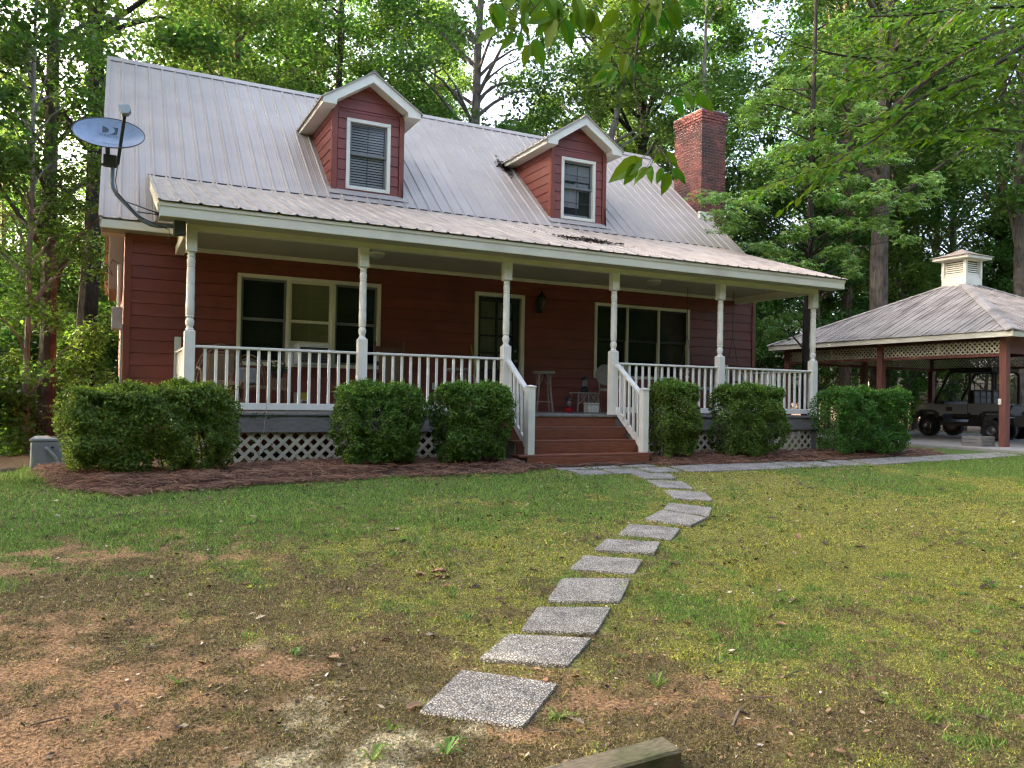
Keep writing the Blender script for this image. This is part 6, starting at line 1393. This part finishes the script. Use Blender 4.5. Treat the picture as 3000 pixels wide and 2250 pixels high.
# --- sweetgum beside the chimney: star leaves on layered boughs ------------------------------------------
SG = leafmat('sweetgum_leaf', (.165,.300,.085), .42, (1.3,1.35,.7), var=.3); g = np.random.default_rng(5); rr = random.Random(5)
b0 = P2W((2362,1120), 19.6); b0.z = gz(b0.x, b0.y)
sgm = thing('sweetgum_tree', 'slender sweetgum with star-shaped leaves between the chimney and the carport', 'tree', b0)
tpts = [P2W(q, 19.6)-b0 for q in ((2358,1160),(2362,950),(2372,760),(2376,560),(2382,300),(2390,60),(2395,-300))]; tpts.insert(0, Vector((0,0,0)))
m = MB().tube(tpts, [.12,.09,.085,.08,.075,.06,.045,.02], 10); cs = []; rs = []
CL = [(2165,570,18.6),(2100,590,18.3),(2130,640,18.4),(2190,620,18.8),(2250,560,19),(2240,460,19.2),(2300,420,19.4),(2220,360,19.8),(2180,300,20.2),(2260,260,20),(2330,220,19.5),(2420,250,19.8),(2450,160,20),(2350,500,18.9),(2420,420,19),(2490,520,18.8),(2440,580,18.6),(2540,590,18.6),(2600,560,18.6),(2660,600,18.8),(2700,540,18.8),(2560,660,18.6),(2480,660,18.4),(2390,660,18.5),(2330,690,18.7),(2350,770,18.6),(2290,740,18.9),(2440,740,18.7),(2260,800,20.5),(2300,860,21),(2230,740,21.5),(2400,330,19.3),(2530,330,20),(2480,60,20),(2610,480,19.2),(2560,400,19.5),(2640,700,20.5),(2500,780,20.5),(2330,930,21.5),(2280,960,22)]
for u_, v_, dp in CL:
    for j in range(3):
        c = P2W((u_+rr.uniform(-38,38), v_+rr.uniform(-24,24)), dp+rr.uniform(-.5,.5))-b0; cs.append(c); rs.append(rr.uniform(.26, .46))
    c = P2W((u_, v_), dp)-b0; zt = max(1.2, c.z-.25*Vector((c.x, c.y, 0)).length-.2); best = min(zip(tpts[:-1], tpts[1:]), key=lambda ab: 0 if ab[0].z <= zt <= ab[1].z else 9); t_ = (zt-best[0].z)/max(.01, best[1].z-best[0].z); s_ = best[0].lerp(best[1], min(1, max(0, t_)))
    m.tube([s_, s_.lerp(c, .5)+Vector((0,0,.12)), c], [.028,.018,.006], 5, False)
m.build('trunk', BARK[1], sgm, True)
C, o = cluster_pts(g, np.array([tuple(c) for c in cs]), np.array(rs), 44, .42); n = len(C)
Nn = unit(np.stack([g.normal(0,.4,n), g.normal(-.25,.4,n), np.ones(n)*.8], -1)); D = unit(o+g.normal(0,.4,(n,3))+np.array([0,0,-.5])); L_ = g.uniform(.14,.22,n)
V, P_ = leaf_stars(C, Nn, D, L_, g); ob('crown', np_mesh('crown', V, P_), SG, sgm)['kind'] = 'stuff'
# ================================================================ near boughs
NL = leafmat('beech_leaf', (.100,.215,.022), .5, (1.35,1.35,.4), var=.35, rough=.6, spec=.15); NL2 = leafmat('hanging_leaf', (.080,.180,.022), .5, (1.35,1.35,.4), var=.3, rough=.5, spec=.2)
def big_leaf(wr, bend, cup, seed, n=7):
    rr = random.Random(seed); V = []; Fc = []
    for i in range(n+1):
        t = i/n; wv = wr*math.sin(math.pi*t**.85)**.8*(1-.25*t)+(.004 if 0 < i < n else 0); ser = (.012 if i % 2 else -.006)
        zc_ = -bend*(t**2); V += [(t, -wv-ser, zc_+cup*wv), (t, 0, zc_), (t, wv+ser, zc_+cup*wv)]
    for i in range(n): a_ = i*3; Fc += [(a_, a_+3, a_+4, a_+1), (a_+1, a_+4, a_+5, a_+2)]
    m = MB().add(V, Fc); m.tube([(-.10,0,.01),(0,0,0)], .006, 4, False); return m.mesh('leaf', True)
BLM = [big_leaf(.25, .12+.06*i, .25+.08*i, i) for i in range(4)]
for q in BLM: q.materials.append(NL2)
BLN = [big_leaf(.27, .10+.06*i, .2+.1*i, 10+i, 5) for i in range(4)]
for q in BLN: q.materials.append(NL)
def place_leaf(par, me, base, tip, nrm, org):
    d = tip-base; L_ = d.length; d.normalize(); nrm = (nrm-d*nrm.dot(d)).normalized(); sd2 = nrm.cross(d); M_ = Matrix(((d.x,sd2.x,nrm.x,0),(d.y,sd2.y,nrm.y,0),(d.z,sd2.z,nrm.z,0),(0,0,0,1)))
    o = bpy.data.objects.new('leaf', me); COL.objects.link(o); o.parent = par; o.matrix_local = Matrix.Translation(base-org) @ M_ @ Matrix.Diagonal((L_, L_, L_, 1)); return o
TW2 = mat('near_twig', (.05,.04,.03), .8, .2, 30)
# hanging twig over the roof, top centre -------------------------------------------------------------
DZ = 4.2; z6 = lambda x, y: (1200+x*.4521, y*.4521)
org = P2W((1900,-900), DZ+.6)
hb2 = thing('overhanging_branch', 'leafy twig hanging into the top of the picture in front of the roof', 'branch', org)
TWP = []
def tw_(pts, rads, d=DZ):
    TWP.extend([P2W(z6(a[0]+(b[0]-a[0])*t/5, a[1]+(b[1]-a[1])*t/5), d) for a, b in zip(pts[:-1], pts[1:]) for t in range(6)])
    MB().tube([P2W(z6(*q), d+(q[2] if len(q) > 2 else 0))-org if False else P2W(z6(q[0], q[1]), d)-org for q in pts], rads, 6).build('twig', TW2, hb2, True)
tw_([(1700,-1500),(1620,-400),(1555,0),(1490,150),(1465,350),(1455,500),(1480,680),(1530,860),(1620,960)], [.02,.011,.0068,.006,.0055,.005,.0045,.004,.003])
tw_([(1620,-400),(1300,-180),(1020,10),(920,110),(820,190)], [.009,.006,.0042,.0035,.002]); tw_([(1020,10),(960,120),(940,180)], [.003,.0025,.002]); tw_([(1555,0),(1620,60),(1680,150),(1720,250)], [.004,.003,.0025,.002]); tw_([(1455,500),(1560,565),(1700,610),(1850,625)], [.0035,.003,.0025,.002])
tw_([(1480,300),(1400,320),(1330,300)], [.003,.0025,.002]); tw_([(1458,440),(1380,440),(1300,470),(1240,500)], [.003,.0025,.002,.0015]); tw_([(1620,-400),(1000,-200),(760,120),(720,210)], [.006,.004,.003,.002])
LV = [((690,-20),(550,100)),((760,-30),(720,100)),((900,-20),(790,95)),((930,100),(760,135)),((560,180),(430,275)),((610,170),(560,215)),((710,150),(630,165)),((690,220),(590,310)),((745,155),(770,240)),((720,215),(715,330)),((775,290),(735,430)),((800,255),(870,425)),((950,120),(880,310)),((880,130),(820,240)),((1000,120),(1055,310)),((980,60),(960,180)),((1130,60),(1245,230)),((1080,60),(1070,150)),((1170,50),(1250,75)),((1215,-40),(1250,40)),((940,0),(990,110)),((1040,-30),(1010,30)),
      ((1330,290),(1215,375)),((1330,300),(1240,405)),((1350,280),(1440,320)),((1400,200),(1365,160)),((1430,150),(1460,90)),((1560,160),(1500,300)),((1600,40),(1545,-20)),((1590,60),(1680,180)),((1620,130),(1660,230)),((1680,20),(1760,190)),((1700,-10),(1760,90)),((1780,-10),(1870,40)),((1545,110),(1630,130)),((1470,190),(1410,250)),((1430,100),(1530,60)),
      ((1420,420),(1540,460)),((1340,450),(1270,545)),((1300,465),(1165,545)),((1320,420),(1230,450)),((1280,470),(1205,520)),
      ((1690,620),(1625,690)),((1700,625),(1785,740)),((1780,600),(1850,690)),((1850,610),(1975,715)),((1850,620),(1900,690)),
      ((1510,1030),(1300,1155)),((1470,1060),(1395,1195)),((1540,1080),(1440,1190)),((1560,1070),(1560,1185)),((1640,1085),(1600,1190)),((1680,1115),(1640,1260)),((1700,1090),(1800,1185)),((1690,1060),(1755,1085)),((1600,980),(1680,1040)),((1660,985),(1750,1080)),((1600,1000),(1590,1060)),((1560,1090),(1480,1150)),((1700,1100),(1740,1165))]
rr = random.Random(12)
for cx_, cy_, k in ((640,40,6),(850,30,6),(1000,60,5),(1180,10,5),(1450,60,6),(1620,30,6),(1350,360,3)):
    for i in range(k):
        a_ = (cx_+rr.uniform(-110,110), cy_+rr.uniform(-70,60)); t_ = rr.uniform(1.0,2.4); L_ = rr.uniform(110,165); LV.append((a_, (a_[0]+L_*math.cos(t_), a_[1]+L_*math.sin(t_))))
for i, (a_, b_) in enumerate(LV):
    d0 = DZ+rr.uniform(-.12,.12); A_ = P2W(z6(*a_), d0); B_ = P2W(z6(*b_), d0+rr.uniform(-.035,.035)); n_ = (-fw*rr.uniform(.8,1.3)+Vector((rr.uniform(-.6,.6), rr.uniform(-.4,.4), rr.uniform(-.1,.7)))).normalized(); place_leaf(hb2, BLM[i % 4], A_, B_, n_, org)
    Q_ = min(TWP, key=lambda q: (q-A_).length)
    if .012 < (Q_-A_).length < .40: MB().tube([Q_-org, (Q_+A_)/2-org+Vector((0,0,.01)), A_-org], [.0022,.0018,.0014], 5, False).build('petiole', TW2, hb2)
# beech tree on the right: trunk out of frame, boughs reaching into the picture ---------------------------
tr0 = P2W((3650,1125), 8.2); tr0.z = float(ground(tr0.x, tr0.y))
bt = thing('beech_tree', 'beech whose layered leafy boughs reach in from the right edge', 'tree', tr0)
c_ = lambda x, y, d: P2W((2100+x*.4069, y*.4069), d)-tr0
MB().tube([Vector((0,0,0)),Vector((.05,0,2)),Vector((.0,.05,4.5)),Vector((.1,.1,8))], [.17,.13,.11,.06], 12).build('trunk', BARK[0], bt, True)
BOUGH = [[(3800,-700,8.1),(2212,330,6.9),(2000,470,6.7),(1500,690,6.5),(1280,830,6.4),(920,940,6.3),(650,1020,6.3),(480,1060,6.2)], [(1500,690,6.5),(1270,910,6.3),(1080,1040,6.2),(800,1200,6.1),(480,1290,6.0),(330,1340,6.0)], [(1080,1040,6.2),(880,1150,6.1),(720,1330,6.0)], [(3800,-900,8.1),(2212,170,7.0),(1900,290,6.8),(1500,440,6.6),(1200,420,6.5),(900,400,6.4),(600,330,6.3),(320,190,6.3)],
         [(3800,-300,8.1),(2212,960,7.0),(1950,930,6.8),(1700,950,6.6),(1480,990,6.5)], [(3800,-1000,8.1),(2212,40,7.2),(1800,60,6.9),(1400,110,6.7),(1000,120,6.6)], [(2000,470,6.7),(1800,640,6.6),(1600,760,6.5),(1500,860,6.5)], [(1500,440,6.6),(1250,540,6.5),(1000,600,6.4),(830,530,6.4)], [(2212,330,6.9),(2100,600,6.8),(2000,760,6.7),(1900,800,6.7)]]
rr = random.Random(21); allp = []
for bg_ in BOUGH:
    pts = [c_(*q) for q in bg_]; n = len(pts); MB().tube(pts, [max(.004, .026*(1-i/(n-.5))) if bg_[0][0] > 3000 else max(.003, .011*(1-i/n)) for i in range(n)], 6, False).build('bough', TW2, bt, True)
    for a_, b_, qa in zip(pts[:-1], pts[1:], bg_[:-1]):
        if qa[0] > 3000: a_ = a_.lerp(b_, .72)
        L_ = (b_-a_).length; k = max(2, int(L_/.055))
        for i in range(k):
            s_ = a_.lerp(b_, i/k); d = (b_-a_).normalized()
            for sg_ in (-1, 1):
                if rr.random() < .25: continue
                side = Vector((d.y, -d.x, 0)).normalized()*sg_; tw_d = (side*rr.uniform(.5,1)+d*rr.uniform(.2,.9)+Vector((0,0,rr.uniform(-.35,.15)))).normalized(); tl = rr.uniform(.06, .42)
                e_ = s_+tw_d*tl; allp.append((s_, e_))
tw = MB(); cand = []
for s_, e_ in allp:
    tw.tube([s_, s_.lerp(e_, .5)+Vector((0,0,.008)), e_], [.0025,.002,.0012], 4, False); d = (e_-s_).normalized(); L_ = (e_-s_).length; k = max(1, int(L_/.052)); side = Vector((d.y, -d.x, 0)).normalized()
    for i in range(k+1):
        p_ = s_.lerp(e_, (i+1)/(k+1)); sg_ = 1 if i % 2 else -1; ld = (d*.7+side*sg_*rr.uniform(.4,.9)+Vector((0,0,rr.uniform(-.45,.05)))).normalized() if i < k else d
        cand.append((p_, p_+ld*rr.uniform(.055,.095), (Vector((0,0,.8))-fw*rr.uniform(.1,1.0)+Vector((rr.uniform(-.5,.5), rr.uniform(-.5,.5), 0))).normalized()))
kind(tw.build('twigs', TW2, bt), 'stuff')
cand.sort(key=lambda q: (q[0]+tr0-CAM).dot(fw))
vis = [q for q in cand if -40 < 1500+F*(q[0]+tr0-CAM).dot(rt)/(q[0]+tr0-CAM).dot(fw) < 3060 and 1125-F*(q[0]+tr0-CAM).dot(up)/(q[0]+tr0-CAM).dot(fw) > -40]
big = set(id(q) for q in vis[:300]); print('beech leaves', len(cand), len(vis))
V, Q, k = [], [], 0
tv = np.array([v.co[:] for v in BLN[1].vertices]); tf = [tuple(p_.vertices) for p_ in BLN[1].polygons if len(p_.vertices) == 4]
for i, q in enumerate(cand):
    if id(q) in big: place_leaf(bt, BLN[i % 4], q[0]+tr0, q[1]+tr0, q[2], tr0); continue
    d = q[1]-q[0]; L_ = d.length; d.normalize(); nrm = (q[2]-d*q[2].dot(d)).normalized(); s_ = nrm.cross(d); M3 = np.array([d[:], s_[:], nrm[:]]).T*L_
    V.append(tv @ M3.T+np.array(q[0][:])); Q += [tuple(j+k for j in f_) for f_ in tf]; k += len(tv)
kind(ob('leafy_spray', np_mesh('leafy_spray', np.concatenate(V), np.array(Q)), NL, bt), 'stuff')
